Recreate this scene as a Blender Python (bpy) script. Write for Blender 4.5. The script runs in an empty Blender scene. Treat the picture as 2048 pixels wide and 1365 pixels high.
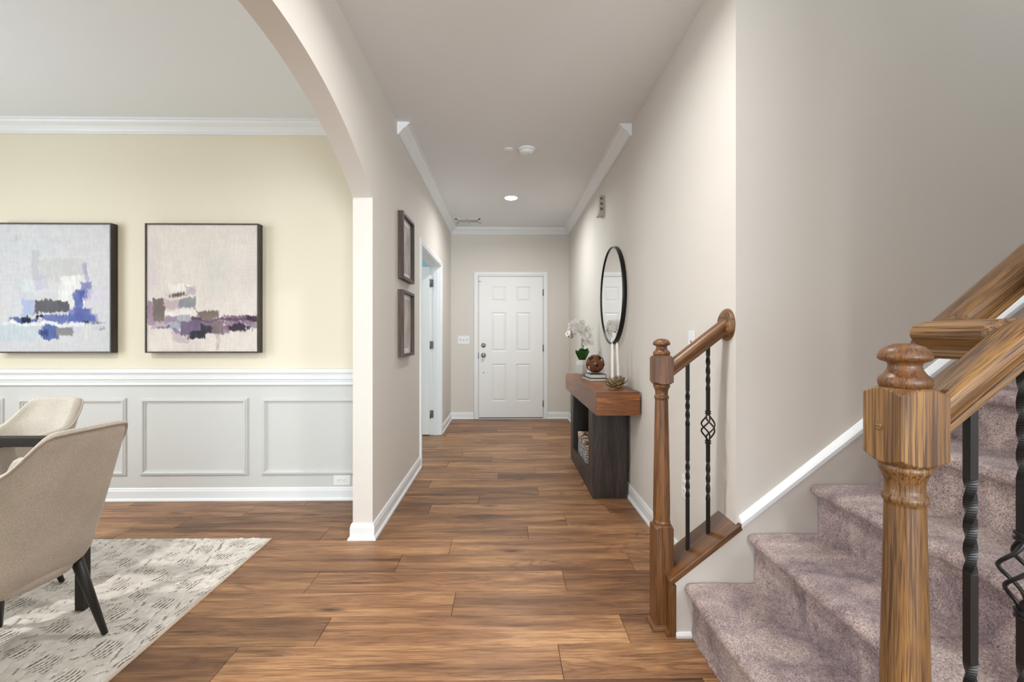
import bpy, bmesh, math, random
import numpy as np
from mathutils import Vector, Matrix, Euler

random.seed(7)
np.random.seed(7)
SC = bpy.context.scene
COL = SC.collection
PI = math.pi

# ------------------------------------------------------------------ camera, world, big lights, exposure
CAM_H = 1.19
cam_d = bpy.data.cameras.new('camera')
cam_d.sensor_width = 36.0
cam_d.lens = 910.0 / 2048.0 * 36.0
cam_d.shift_y = -10.5 / 2048.0
cam_d.clip_start = 0.02
cam = bpy.data.objects.new('camera', cam_d)
COL.objects.link(cam)
cam.location = (0, 0, CAM_H)
cam.rotation_euler = (PI / 2, 0, -math.atan(14.0 / 910.0))
SC.camera = cam

w = bpy.data.worlds.new('world')
SC.world = w
w.use_nodes = True
w.node_tree.nodes['Background'].inputs[0].default_value = (0.80, 0.88, 1.0, 1)
w.node_tree.nodes['Background'].inputs[1].default_value = 1.0

SC.view_settings.view_transform = 'Standard'
SC.view_settings.look = 'None'
SC.view_settings.gamma = 1.0
SC.view_settings.use_curve_mapping = False
SC.view_settings.exposure = 0.25
SC.cycles.max_bounces = 6
SC.cycles.caustics_reflective = False
SC.cycles.caustics_refractive = False
SC.cycles.use_adaptive_sampling = True
SC.cycles.adaptive_threshold = 0.05


def area_light(name, loc, rot, sx, sy, power, col=(1, 1, 1), spread=None):
    l = bpy.data.lights.new(name, 'AREA')
    l.shape = 'RECTANGLE'
    l.size = sx
    l.size_y = sy
    l.energy = power
    l.color = col
    if spread:
        l.spread = spread
    o = bpy.data.objects.new(name, l)
    COL.objects.link(o)
    o.location = loc
    o.rotation_euler = rot
    return o


# unseen light panels added as great room windows, weighted right to balance the hall
for wx, wp in ((-2.6, 50), (-0.2, 110), (2.2, 295)):
    area_light('unseen_daylight', (wx, -5.9, 1.55), (PI / 2, 0, 0), 1.9, 2.1, wp, (0.83, 0.935, 1.0))
# daylight from an unseen window added in the dining side wall
area_light('unseen_daylight', (-4.62, 1.2, 1.55), (PI / 2, 0, -PI / 2), 1.7, 1.6, 54, (0.86, 0.95, 1.0))
# daylight in the study behind the open door
area_light('unseen_daylight', (-4.12, 5.0, 1.5), (PI / 2, 0, -PI / 2), 1.4, 1.4, 40, (0.72, 0.92, 1.0))
# unseen light added atop the stairwell to brighten the stair wall
area_light('unseen_daylight', (3.6, 1.3, 4.9), (0, math.radians(25), 0), 1.4, 0.9, 50, (0.83, 0.935, 1.0))


# ------------------------------------------------------------------ helpers
def s2l(c):
    if isinstance(c, (int, float)):
        c = (c, c, c)
    return tuple(((v / 255.0) / 12.92) if v / 255.0 <= 0.04045 else (((v / 255.0) + 0.055) / 1.055) ** 2.4 for v in c)


ORG = {}


def tag(o, label=None, cat=None, group=None, kind=None):
    if label:
        o['label'] = label
    if cat:
        o['category'] = cat
    if group:
        o['group'] = group
    if kind:
        o['kind'] = kind
    return o


def thing(name, loc, label, cat, group=None, kind=None, rz=0.0):
    o = bpy.data.objects.new(name, None)
    o.empty_display_size = 0.05
    COL.objects.link(o)
    o.location = loc
    o.rotation_euler = (0, 0, rz)
    ORG[o.name] = Vector(loc)
    return tag(o, label, cat, group, kind)


def link(name, me, mat, parent=None):
    o = bpy.data.objects.new(name, me)
    COL.objects.link(o)
    if mat is not None and len(me.materials) == 0:
        me.materials.append(mat)
    if parent is not None:
        o.parent = parent
    return o


class MB:
    """collects vertices and faces; build() links them as one mesh object"""

    def __init__(s):
        s.v = []
        s.f = []
        s.sm = []

    def add(s, vs, fs, smooth=False):
        n = len(s.v)
        s.v += [tuple(p) for p in vs]
        s.f += [tuple(i + n for i in f) for f in fs]
        s.sm += [smooth] * len(fs)
        return s

    def box(s, x0, x1, y0, y1, z0, z1):
        x0, x1 = min(x0, x1), max(x0, x1)
        y0, y1 = min(y0, y1), max(y0, y1)
        z0, z1 = min(z0, z1), max(z0, z1)
        vs = [(x, y, z) for x in (x0, x1) for y in (y0, y1) for z in (z0, z1)]
        return s.add(vs, [(0, 1, 3, 2), (4, 6, 7, 5), (0, 4, 5, 1), (2, 3, 7, 6), (0, 2, 6, 4), (1, 5, 7, 3)])

    def prism(s, poly, axis, a, b):
        """poly: 2D points in the plane normal to axis ('x': (y,z); 'y': (x,z); 'z': (x,y))"""
        def P(p, t):
            return {'x': (t, p[0], p[1]), 'y': (p[0], t, p[1]), 'z': (p[0], p[1], t)}[axis]
        n = len(poly)
        vs = [P(p, a) for p in poly] + [P(p, b) for p in poly]
        fs = [tuple(range(n)), tuple(range(2 * n - 1, n - 1, -1))]
        fs += [(i, i + n, (i + 1) % n + n, (i + 1) % n) for i in range(n)]
        return s.add(vs, fs)

    def lathe(s, prof, cx=0, cy=0, seg=32, smooth=True, axis='z', base=0.0):
        """prof: (radius, height) pairs"""
        vs, fs = [], []
        for r, h in prof:
            for k in range(seg):
                a = 2 * PI * k / seg
                p = (r * math.cos(a), r * math.sin(a), h)
                if axis == 'z':
                    vs.append((cx + p[0], cy + p[1], base + p[2]))
                elif axis == 'x':
                    vs.append((base + p[2], cx + p[0], cy + p[1]))
                else:
                    vs.append((cx + p[0], base + p[2], cy + p[1]))
        m = len(prof)
        for i in range(m - 1):
            for k in range(seg):
                k2 = (k + 1) % seg
                fs.append((i * seg + k, i * seg + k2, (i + 1) * seg + k2, (i + 1) * seg + k))
        fs.append(tuple(range(seg - 1, -1, -1)))
        fs.append(tuple((m - 1) * seg + k for k in range(seg)))
        return s.add(vs, fs, smooth)

    def tube(s, pts, r, seg=8, smooth=True, cap=True, closed=False):
        pts = [Vector(p) for p in pts]
        n = len(pts)
        rs = r if isinstance(r, (list, tuple)) else [r] * n
        vs, fs = [], []
        up = None
        for i, p in enumerate(pts):
            if closed:
                d = (pts[(i + 1) % n] - pts[i - 1]).normalized()
            else:
                d = (pts[min(i + 1, n - 1)] - pts[max(i - 1, 0)]).normalized()
            if up is None:
                up = Vector((0, 0, 1)) if abs(d.z) < 0.9 else Vector((1, 0, 0))
            sx = d.cross(up)
            if sx.length < 1e-6:
                sx = d.cross(Vector((0, 1, 0)))
            sx.normalize()
            up = sx.cross(d).normalized()
            for k in range(seg):
                a = 2 * PI * k / seg
                vs.append(p + (sx * math.cos(a) + up * math.sin(a)) * rs[i])
        for i in range(n if closed else n - 1):
            j = (i + 1) % n
            for k in range(seg):
                k2 = (k + 1) % seg
                fs.append((i * seg + k, i * seg + k2, j * seg + k2, j * seg + k))
        if cap and not closed:
            fs.append(tuple(range(seg - 1, -1, -1)))
            fs.append(tuple((n - 1) * seg + k for k in range(seg)))
        return s.add(vs, fs, smooth)

    def sweep(s, prof, path, b, closed=False, flip=False):
        """prof: (a, t) points; the path lies in a plane with normal b; a grows to the left of travel (right if flip), t grows along b"""
        b = Vector(b).normalized()
        pts = [Vector(p) for p in path]
        n = len(pts)
        m = len(prof)
        vs, fs = [], []
        sg = -1.0 if flip else 1.0
        for i in range(n):
            d1 = (pts[i] - pts[i - 1]).normalized() if (i > 0 or closed) else None
            d2 = (pts[(i + 1) % n] - pts[i]).normalized() if (i < n - 1 or closed) else None
            if d1 is None:
                d1 = d2
            if d2 is None:
                d2 = d1
            n1 = b.cross(d1) * sg
            n2 = b.cross(d2) * sg
            nn = (n1 + n2)
            nn = nn / max(1e-6, nn.dot(n1))
            for a_, t_ in prof:
                vs.append(pts[i] + nn * a_ + b * t_)
        for i in range(n if closed else n - 1):
            j = (i + 1) % n
            for k in range(m):
                k2 = (k + 1) % m
                fs.append((i * m + k, i * m + k2, j * m + k2, j * m + k))
        if not closed:
            fs.append(tuple(range(m)))
            fs.append(tuple((n - 1) * m + k for k in range(m - 1, -1, -1)))
        return s.add(vs, fs)

    def grid(s, P, smooth=True, wrap_u=False):
        """P[i][j] points"""
        nu, nv = len(P), len(P[0])
        vs = [P[i][j] for i in range(nu) for j in range(nv)]
        fs = []
        for i in range(nu if wrap_u else nu - 1):
            i2 = (i + 1) % nu
            for j in range(nv - 1):
                fs.append((i * nv + j, i2 * nv + j, i2 * nv + j + 1, i * nv + j + 1))
        return s.add(vs, fs, smooth)

    def mesh(s, name, off=None):
        me = bpy.data.meshes.new(name)
        vs = s.v
        if off is not None:
            vs = [(p[0] - off[0], p[1] - off[1], p[2] - off[2]) for p in vs]
        me.from_pydata(vs, [], s.f)
        me.polygons.foreach_set('use_smooth', s.sm)
        me.update()
        bm = bmesh.new()
        bm.from_mesh(me)
        bmesh.ops.recalc_face_normals(bm, faces=bm.faces)
        bm.to_mesh(me)
        bm.free()
        return me

    def build(s, name, mat, parent=None, bevel=0, seg=2, local=False, base=None, angle=40):
        off = None
        if parent is not None and not local:
            off = ORG[parent.name]
        elif parent is None and base is not None:
            off = Vector(base)
        o = link(name, s.mesh(name, off), mat, parent)
        if parent is None:
            if base is not None:
                o.location = base
            ORG[o.name] = Vector(base) if base is not None else Vector((0, 0, 0))
        elif not local:
            ORG[o.name] = ORG[parent.name]
        if bevel:
            m = o.modifiers.new('bevel', 'BEVEL')
            m.width = bevel
            m.segments = seg
            m.limit_method = 'ANGLE'
            m.angle_limit = math.radians(angle)
            m.harden_normals = False
        return o


def copy_tree(o, loc=None, rz=None, parent=None):
    c = o.copy()
    COL.objects.link(c)
    if parent is not None:
        c.parent = parent
    if loc is not None:
        c.location = loc
        ORG[c.name] = Vector(loc)
    if rz is not None:
        c.rotation_euler = (0, 0, rz)
    for ch in list(o.children):
        copy_tree(ch, parent=c)
    return c


# ------------------------------------------------------------------ materials
class NT:
    def __init__(s, name):
        s.m = bpy.data.materials.new(name)
        s.m.use_nodes = True
        s.t = s.m.node_tree
        s.p = s.t.nodes['Principled BSDF']

    def n(s, kind, **kw):
        nd = s.t.nodes.new(kind)
        for k, v in kw.items():
            if k.startswith('i_'):
                nd.inputs[k[2:]].default_value = v
            else:
                setattr(nd, k, v)
        return nd

    def l(s, a, b):
        s.t.links.new(a, b)

    def ramp(s, fac, stops, interp='LINEAR'):
        r = s.n('ShaderNodeValToRGB')
        r.color_ramp.interpolation = interp
        e = r.color_ramp.elements
        while len(e) < len(stops):
            e.new(0.5)
        for i, (p, c) in enumerate(stops):
            e[i].position = p
            e[i].color = tuple(c) + (1,)
        s.l(fac, r.inputs[0])
        return r

    def mix(s, fac, a, b, mode='MIX'):
        m = s.n('ShaderNodeMix', data_type='RGBA', blend_type=mode)
        for sock, v in ((m.inputs[0], fac), (m.inputs[6], a), (m.inputs[7], b)):
            if hasattr(v, 'is_linked'):
                s.l(v, sock)
            elif isinstance(v, tuple):
                sock.default_value = v if len(v) == 4 else v + (1,)
            else:
                sock.default_value = v
        return m.outputs[2]

    def math(s, op, a, b=None):
        m = s.n('ShaderNodeMath', operation=op)
        for i, v in enumerate((a, b)):
            if v is None:
                continue
            if hasattr(v, 'is_linked'):
                s.l(v, m.inputs[i])
            else:
                m.inputs[i].default_value = v
        return m.outputs[0]

    def coords(s, scale=(1, 1, 1), space='Object', rnd=False, loc=(0, 0, 0), rot=(0, 0, 0), prerot=None):
        tc = s.n('ShaderNodeTexCoord')
        mp = s.n('ShaderNodeMapping')
        mp.inputs['Scale'].default_value = scale
        mp.inputs['Location'].default_value = loc
        mp.inputs['Rotation'].default_value = rot
        src = tc.outputs[space]
        if prerot:
            m0 = s.n('ShaderNodeMapping')
            m0.inputs['Rotation'].default_value = prerot
            s.l(src, m0.inputs[0])
            src = m0.outputs[0]
        if rnd:
            oi = s.n('ShaderNodeObjectInfo')
            v = s.n('ShaderNodeVectorMath', operation='SCALE')
            v.inputs[0].default_value = (37.0, 53.0, 71.0)
            s.l(oi.outputs['Random'], v.inputs['Scale'])
            ad = s.n('ShaderNodeVectorMath', operation='ADD')
            s.l(src, ad.inputs[0])
            s.l(v.outputs[0], ad.inputs[1])
            src = ad.outputs[0]
        s.l(src, mp.inputs[0])
        return mp.outputs[0]

    def bump(s, h, strength=0.2, dist=0.002):
        b = s.n('ShaderNodeBump')
        b.inputs['Strength'].default_value = strength
        b.inputs['Distance'].default_value = dist
        s.l(h, b.inputs['Height'])
        s.l(b.outputs[0], s.p.inputs['Normal'])
        return b


def plain(name, col, rough=0.5, metal=0.0, spec=0.5, bump=None, var=0.0, vscale=3.0):
    t = NT(name)
    t.p.inputs['Base Color'].default_value = tuple(col) + (1,)
    t.p.inputs['Roughness'].default_value = rough
    t.p.inputs['Metallic'].default_value = metal
    t.p.inputs['Specular IOR Level'].default_value = spec
    if var:
        nz = t.n('ShaderNodeTexNoise', i_Scale=vscale, i_Detail=4.0)
        t.l(t.coords(), nz.inputs['Vector'])
        lo = tuple(c * (1 - var) for c in col)
        hi = tuple(min(1, c * (1 + var)) for c in col)
        r = t.ramp(nz.outputs[0], [(0.3, lo), (0.7, hi)])
        t.l(r.outputs[0], t.p.inputs['Base Color'])
    if bump:
        sc, st, di = bump
        nz = t.n('ShaderNodeTexNoise', i_Scale=sc, i_Detail=3.0)
        t.l(t.coords(), nz.inputs['Vector'])
        t.bump(nz.outputs[0], st, di)
    return t.m


def wood(name, cols, axis='z', pore=(0.05, 0.02, 0.008), rough=0.42, ring=9.0, poreamt=0.6, stretch=0.045, fine=240.0, rnd=True, coat=0.1, prerot=None):
    """oak-like: broad figure, stretched noise, fine dark pores running along the axis"""
    t = NT(name)
    def sc(k, st=stretch):
        v = [k, k, k]
        v['xyz'.index(axis)] = k * st
        return tuple(v)
    n1 = t.n('ShaderNodeTexNoise', i_Scale=1.0, i_Detail=5.0, i_Roughness=0.62, i_Distortion=0.9)
    t.l(t.coords(sc(ring, 0.10), rnd=rnd, prerot=prerot), n1.inputs['Vector'])
    wv = t.math('PINGPONG', t.math('MULTIPLY', n1.outputs[0], 11.0), 1.0)
    base = t.ramp(n1.outputs[0], [(0.30, cols[0]), (0.5, cols[1]), (0.70, cols[2])])
    grain = t.mix(t.math('MULTIPLY', t.math('POWER', wv, 2.0), 0.45), base.outputs[0], tuple(cols[0]))
    n3 = t.n('ShaderNodeTexNoise', i_Scale=1.0, i_Detail=2.0)
    t.l(t.coords(sc(28, 0.12), rnd=rnd, prerot=prerot), n3.inputs['Vector'])
    n2 = t.n('ShaderNodeTexNoise', i_Scale=1.0, i_Detail=2.0, i_Roughness=0.7)
    t.l(t.coords(sc(fine, stretch * 0.45), rnd=rnd, prerot=prerot), n2.inputs['Vector'])
    pm = t.ramp(n2.outputs[0], [(0.50, (0, 0, 0)), (0.62, (1, 1, 1))])
    pa = t.math('MULTIPLY', pm.outputs[0], t.math('MULTIPLY', n3.outputs[0], poreamt * 2.0))
    n4 = t.n('ShaderNodeTexNoise', i_Scale=1.0, i_Detail=1.0)
    t.l(t.coords(sc(fine * 3.0, 0.010), rnd=rnd, prerot=prerot), n4.inputs['Vector'])
    pf = t.ramp(n4.outputs[0], [(0.48, (0, 0, 0)), (0.62, (1, 1, 1))])
    pa2 = t.math('MULTIPLY', pf.outputs[0], poreamt * 0.75)
    full = t.mix(t.math('MINIMUM', t.math('ADD', pa, pa2), 0.92), grain, tuple(pore))
    t.l(full, t.p.inputs['Base Color'])
    t.p.inputs['Roughness'].default_value = rough
    t.p.inputs['Coat Weight'].default_value = coat
    t.p.inputs['Coat Roughness'].default_value = 0.3
    t.bump(t.math('SUBTRACT', 1.0, pa), 0.25, 0.0008)
    return t.m


def wall_paint(name, col):
    t = NT(name)
    nz = t.n('ShaderNodeTexNoise', i_Scale=160.0, i_Detail=3.0)
    t.l(t.coords(), nz.inputs['Vector'])
    t.p.inputs['Base Color'].default_value = tuple(col) + (1,)
    t.p.inputs['Roughness'].default_value = 0.75
    t.p.inputs['Specular IOR Level'].default_value = 0.25
    t.bump(nz.outputs[0], 0.12, 0.001)
    return t.m


M = {}
M['paint'] = wall_paint('greige_paint', s2l((222, 217, 210)))
M['paint_dining'] = wall_paint('beige_paint', s2l((230, 222, 202)))
M['paint_stairs'] = wall_paint('stair_greige_paint', s2l((222, 217, 210)))
M['paint_study'] = wall_paint('blue_study_paint', s2l((190, 222, 226)))
M['ceiling'] = wall_paint('ceiling_paint', s2l((236, 239, 241)))
M['white'] = plain('white_trim_paint', s2l((238, 241, 243)), 0.38, bump=(60, 0.03, 0.001))
M['door'] = plain('white_door_paint', s2l((240, 241, 240)), 0.35, bump=(90, 0.05, 0.001))
M['plastic'] = plain('white_plastic', s2l((238, 240, 241)), 0.35)
M['dark_slot'] = plain('dark_slot', (0.02, 0.02, 0.02), 0.6)
M['iron'] = plain('black_iron', (0.012, 0.012, 0.013), 0.38, metal=0.3, bump=(300, 0.08, 0.0006))
M['nickel'] = plain('brushed_nickel', (0.35, 0.34, 0.33), 0.32, metal=1.0)
M['hinge'] = plain('hinge_nickel', (0.18, 0.18, 0.19), 0.42, metal=1.0)
OAK = [s2l((88, 59, 28)), s2l((136, 98, 54)), s2l((166, 127, 77))]
for ax in 'xyz':
    M['oak_' + ax] = wood('oak_' + ax, OAK, ax, poreamt=0.78)
OAKD = [s2l((80, 49, 24)), s2l((120, 77, 40)), s2l((148, 102, 57))]
for ax in 'xyz':
    M['oakd_' + ax] = wood('oak_stained_' + ax, OAKD, ax)
SA = math.atan(0.193 / 0.2495)
M['oak_s'] = wood('oak_sloped', OAK, 'x', prerot=(0, SA, 0), poreamt=0.78)
M['oakd_s'] = wood('oak_stained_sloped', OAKD, 'x', prerot=(0, SA, 0))
M['console_top'] = wood('walnut_slab', [s2l((92, 50, 26)), s2l((148, 88, 48)), s2l((186, 118, 66))], 'y', rough=0.36, ring=6.0, poreamt=0.35)
M['console_end'] = wood('walnut_slab_end', [s2l((92, 50, 18)), s2l((160, 98, 44)), s2l((196, 136, 66))], 'x', rough=0.4, ring=10.0, poreamt=0.45)
M['espresso'] = wood('espresso_oak', [s2l((38, 30, 26)), s2l((62, 50, 44)), s2l((86, 72, 64))], 'z', pore=(0.006, 0.005, 0.004), rough=0.45, ring=7.0, poreamt=0.8)
M['frame_walnut'] = wood('walnut_frame', [s2l((58, 42, 34)), s2l((84, 64, 54)), s2l((104, 82, 70))], 'z', pore=(0.012, 0.008, 0.006), rough=0.5)
M['frame_dark'] = wood('charcoal_frame', [s2l((52, 46, 40)), s2l((70, 62, 54)), s2l((86, 78, 68))], 'z', pore=(0.01, 0.009, 0.008), rough=0.55)


def floor_mat():
    t = NT('oak_plank_floor')
    oi = t.n('ShaderNodeObjectInfo')
    rnd = oi.outputs['Random']
    # broad tonal drift along a plank
    n1 = t.n('ShaderNodeTexNoise', i_Scale=1.0, i_Detail=5.0, i_Roughness=0.6, i_Distortion=0.8)
    t.l(t.coords((1.1, 10.0, 5.0), rnd=True), n1.inputs['Vector'])
    base = t.ramp(n1.outputs[0], [(0.30, s2l((106, 74, 51))), (0.46, s2l((150, 109, 76))), (0.62, s2l((186, 141, 99))), (0.8, s2l((202, 159, 115)))])
    # cathedral figure: rings of a distorted, stretched distance field
    n4 = t.n('ShaderNodeTexNoise', i_Scale=1.0, i_Detail=2.0, i_Distortion=0.4)
    t.l(t.coords((0.9, 5.5, 3.0), rnd=True, loc=(3, 7, 1)), n4.inputs['Vector'])
    ringv = t.math('PINGPONG', t.math('MULTIPLY', n4.outputs[0], 34.0), 1.0)
    ringm = t.ramp(ringv, [(0.55, (0, 0, 0)), (1.0, (1, 1, 1))])
    n5 = t.n('ShaderNodeTexNoise', i_Scale=1.0, i_Detail=1.0)
    t.l(t.coords((1.3, 6.0, 3.0), rnd=True, loc=(13, 17, 1)), n5.inputs['Vector'])
    ringk = t.ramp(n5.outputs[0], [(0.45, (0, 0, 0)), (0.7, (1, 1, 1))])
    col = t.mix(t.math('MULTIPLY', t.math('MULTIPLY', ringm.outputs[0], ringk.outputs[0]), 0.55), base.outputs[0], s2l((98, 62, 40)))
    # fine fibres
    n2 = t.n('ShaderNodeTexNoise', i_Scale=1.0, i_Detail=3.0, i_Roughness=0.7)
    t.l(t.coords((7.0, 190.0, 30.0), rnd=True), n2.inputs['Vector'])
    fm = t.ramp(n2.outputs[0], [(0.46, (0, 0, 0)), (0.64, (1, 1, 1))])
    col = t.mix(t.math('MULTIPLY', fm.outputs[0], 0.55), col, s2l((84, 55, 38)))
    # dark smears and small knots
    n3 = t.n('ShaderNodeTexNoise', i_Scale=1.0, i_Detail=6.0, i_Roughness=0.72, i_Distortion=0.6)
    t.l(t.coords((1.6, 24.0, 8.0), rnd=True, loc=(5, 1, 2)), n3.inputs['Vector'])
    sm = t.ramp(n3.outputs[0], [(0.54, (0, 0, 0)), (0.70, (1, 1, 1))])
    col = t.mix(t.math('MULTIPLY', sm.outputs[0], 0.75), col, s2l((66, 42, 29)))
    vo = t.n('ShaderNodeTexVoronoi', i_Scale=1.0, feature='F1')
    t.l(t.coords((1.9, 6.5, 4.0), rnd=True), vo.inputs['Vector'])
    kn = t.ramp(vo.outputs['Distance'], [(0.03, (1, 1, 1)), (0.15, (0, 0, 0))])
    col = t.mix(t.math('MULTIPLY', kn.outputs[0], 0.85), col, s2l((52, 32, 22)))
    # each plank its own tone
    tone = t.ramp(rnd, [(0.0, (0.70, 0.67, 0.65)), (0.35, (0.90, 0.87, 0.85)), (0.7, (1.04, 1.02, 1.0)), (1.0, (1.18, 1.17, 1.16))])
    col = t.mix(1.0, col, tone.outputs[0], 'MULTIPLY')
    t.l(col, t.p.inputs['Base Color'])
    t.p.inputs['Roughness'].default_value = 0.42
    t.p.inputs['Specular IOR Level'].default_value = 0.4
    t.bump(t.math('SUBTRACT', 1.0, fm.outputs[0]), 0.10, 0.0006)
    return t.m


M['floor'] = floor_mat()
M['subfloor'] = plain('dark_joint', s2l((58, 38, 26)), 0.8)


def carpet_mat():
    t = NT('mauve_carpet')
    n1 = t.n('ShaderNodeTexNoise', i_Scale=5.0, i_Detail=4.0, i_Roughness=0.6, i_Distortion=0.7)
    t.l(t.coords((1, 1.6, 1)), n1.inputs['Vector'])
    base = t.ramp(n1.outputs[0], [(0.32, s2l((138, 116, 120))), (0.5, s2l((186, 164, 160))), (0.68, s2l((214, 194, 184)))])
    n2 = t.n('ShaderNodeTexNoise', i_Scale=210.0, i_Detail=3.0, i_Roughness=0.7)
    t.l(t.coords(), n2.inputs['Vector'])
    f = t.ramp(n2.outputs[0], [(0.36, (0.30, 0.26, 0.28)), (0.5, (0.80, 0.77, 0.78)), (0.66, (1.22, 1.20, 1.20))])
    col = t.mix(1.0, base.outputs[0], f.outputs[0], 'MULTIPLY')
    t.l(col, t.p.inputs['Base Color'])
    t.p.inputs['Roughness'].default_value = 0.95
    t.p.inputs['Specular IOR Level'].default_value = 0.1
    t.p.inputs['Sheen Weight'].default_value = 0.35
    t.p.inputs['Sheen Roughness'].default_value = 0.6
    t.bump(n2.outputs[0], 0.8, 0.006)
    return t.m


M['carpet'] = carpet_mat()


def fabric_mat(name, col):
    t = NT(name)
    n1 = t.n('ShaderNodeTexNoise', i_Scale=480.0, i_Detail=2.0)
    t.l(t.coords((1, 1, 1)), n1.inputs['Vector'])
    n2 = t.n('ShaderNodeTexNoise', i_Scale=9.0, i_Detail=4.0)
    t.l(t.coords(), n2.inputs['Vector'])
    lo = tuple(c * 0.72 for c in col)
    hi = tuple(min(1, c * 1.22) for c in col)
    r = t.ramp(n1.outputs[0], [(0.32, lo), (0.68, hi)])
    r2 = t.ramp(n2.outputs[0], [(0.35, (0.93, 0.93, 0.93)), (0.65, (1.05, 1.05, 1.05))])
    t.l(t.mix(1.0, r.outputs[0], r2.outputs[0], 'MULTIPLY'), t.p.inputs['Base Color'])
    t.p.inputs['Roughness'].default_value = 0.92
    t.p.inputs['Specular IOR Level'].default_value = 0.15
    t.p.inputs['Sheen Weight'].default_value = 0.2
    t.bump(n1.outputs[0], 0.5, 0.0012)
    return t.m


M['linen'] = fabric_mat('oatmeal_linen', s2l((198, 190, 178)))
M['black_leg'] = plain('black_leg_wood', (0.016, 0.014, 0.013), 0.42)
M['table_metal'] = plain('charcoal_metal', s2l((58, 54, 51)), 0.75, spec=0.2, bump=(200, 0.05, 0.0005))


def attr_mat(name, rough=0.8, bumpsc=None):
    t = NT(name)
    a = t.n('ShaderNodeAttribute')
    a.attribute_name = 'col'
    t.l(a.outputs['Color'], t.p.inputs['Base Color'])
    t.p.inputs['Roughness'].default_value = rough
    t.p.inputs['Specular IOR Level'].default_value = 0.2
    if bumpsc:
        nz = t.n('ShaderNodeTexNoise', i_Scale=bumpsc[0], i_Detail=3.0)
        t.l(t.coords(bumpsc[3] if len(bumpsc) > 3 else (1, 1, 1)), nz.inputs['Vector'])
        t.bump(nz.outputs[0], bumpsc[1], bumpsc[2])
    return t.m


M['canvas'] = attr_mat('painted_canvas', 0.7, (90, 0.4, 0.002, (1, 1, 3)))
M['rug'] = attr_mat('woven_rug', 0.95, (420, 0.6, 0.003))

t = NT('clear_glass')
t.p.inputs['Transmission Weight'].default_value = 1.0
t.p.inputs['Roughness'].default_value = 0.02
t.p.inputs['IOR'].default_value = 1.14
t.p.inputs['Base Color'].default_value = (0.98, 1.0, 0.99, 1)
M['glass'] = t.m
M['mirror'] = plain('mirror_silver', (0.92, 0.93, 0.93), 0.01, metal=1.0)


def emis(name, col, strength):
    t = NT(name)
    t.p.inputs['Base Color'].default_value = (0.9, 0.9, 0.9, 1)
    t.p.inputs['Emission Color'].default_value = tuple(col) + (1,)
    t.p.inputs['Emission Strength'].default_value = strength
    return t.m


M['lamp'] = emis('lit_lens', (1.0, 0.97, 0.92), 22.0)
M['sky_pane'] = emis('daylit_pane', (0.95, 0.98, 1.0), 2.0)

# ------------------------------------------------------------------ the setting
XL, XR = -0.775, 0.92          # faces of the hall walls
WT = 0.115                     # wall thickness
YE = 6.52                      # end wall face
YD = 3.325                     # dining back wall face
YS = 1.80                      # stair wall face
YP = 2.675                     # pillar (arch jamb) face
CEIL = 2.73
YB = -5.9                      # great room back wall
XW, XEAST = -4.6, 4.6

# floor: sub floor slab with plank children
fl = MB().box(XW - 0.1, XEAST + 0.1, YB - 0.1, YE + 0.2, -0.06, -0.0035).build('floor', M['subfloor'])
tag(fl, 'wood-look plank floor running through hall and dining room', 'floor', kind='structure')
PW, PL = 0.182, 1.22
ROW0 = 1.754 - PW              # near edge of row 0
shift = {0: .204, 1: .488, 2: -.228, 3: .289, 4: .663, 5: -.307, 6: .138, 7: .392, 8: -.516, 9: -.19, 10: .251, 11: -.602,
         12: -.057, 13: .266, 14: -.528, 15: -.128}
full_me = None
stuff = MB()


def plank_mesh(L):
    m = MB()
    g = 0.0008
    b = 0.0013
    x0, x1, y0, y1 = g, L - g, g, PW - g
    vs = [(x0, y0, -0.006), (x1, y0, -0.006), (x1, y1, -0.006), (x0, y1, -0.006),
          (x0, y0, -b), (x1, y0, -b), (x1, y1, -b), (x0, y1, -b),
          (x0 + b, y0 + b, 0), (x1 - b, y0 + b, 0), (x1 - b, y1 - b, 0), (x0 + b, y1 - b, 0)]
    fs = [(0, 1, 5, 4), (1, 2, 6, 5), (2, 3, 7, 6), (3, 0, 4, 7), (4, 5, 9, 8), (5, 6, 10, 9), (6, 7, 11, 10), (7, 4, 8, 11), (8, 9, 10, 11), (0, 3, 2, 1)]
    m.add(vs, fs)
    return m


full_me = plank_mesh(PL).mesh('plank')
full_me.materials.append(M['floor'])
rows_n = int((YE + 0.02 - ROW0) / PW) + 1
for k in range(-42, rows_n):
    y0 = ROW0 + k * PW
    if y0 < YB or y0 > YE - 0.01:
        continue
    sft = shift.get(k, (k * 0.437 + 0.13 * math.sin(k * 2.3)) % PL)
    xa = XW if y0 < YD - 0.1 else XL - 0.35
    xb = XEAST if y0 < 0.6 else XR + 0.1
    if 4.0 < y0 < 5.7:
        xa = -2.2
    j0 = math.floor((xa - sft) / PL)
    x = sft + j0 * PL
    while x < xb:
        a, b = max(x, xa), min(x + PL, xb)
        x += PL
        if b - a < 0.02:
            continue
        near = y0 > 0.5 and a < XR
        if not near:
            pm = plank_mesh(b - a)
            stuff.add([(p[0] + a, p[1] + y0, p[2]) for p in pm.v], pm.f)
            continue
        if b - a > PL - 1e-4:
            me = full_me
        else:
            me = plank_mesh(b - a).mesh('plank')
            me.materials.append(M['floor'])
        o = link('plank', me, M['floor'], fl)
        o.location = (a, y0, 0)
st = stuff.build('planks_behind', M['floor'], fl)
tag(st, kind='stuff')

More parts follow.
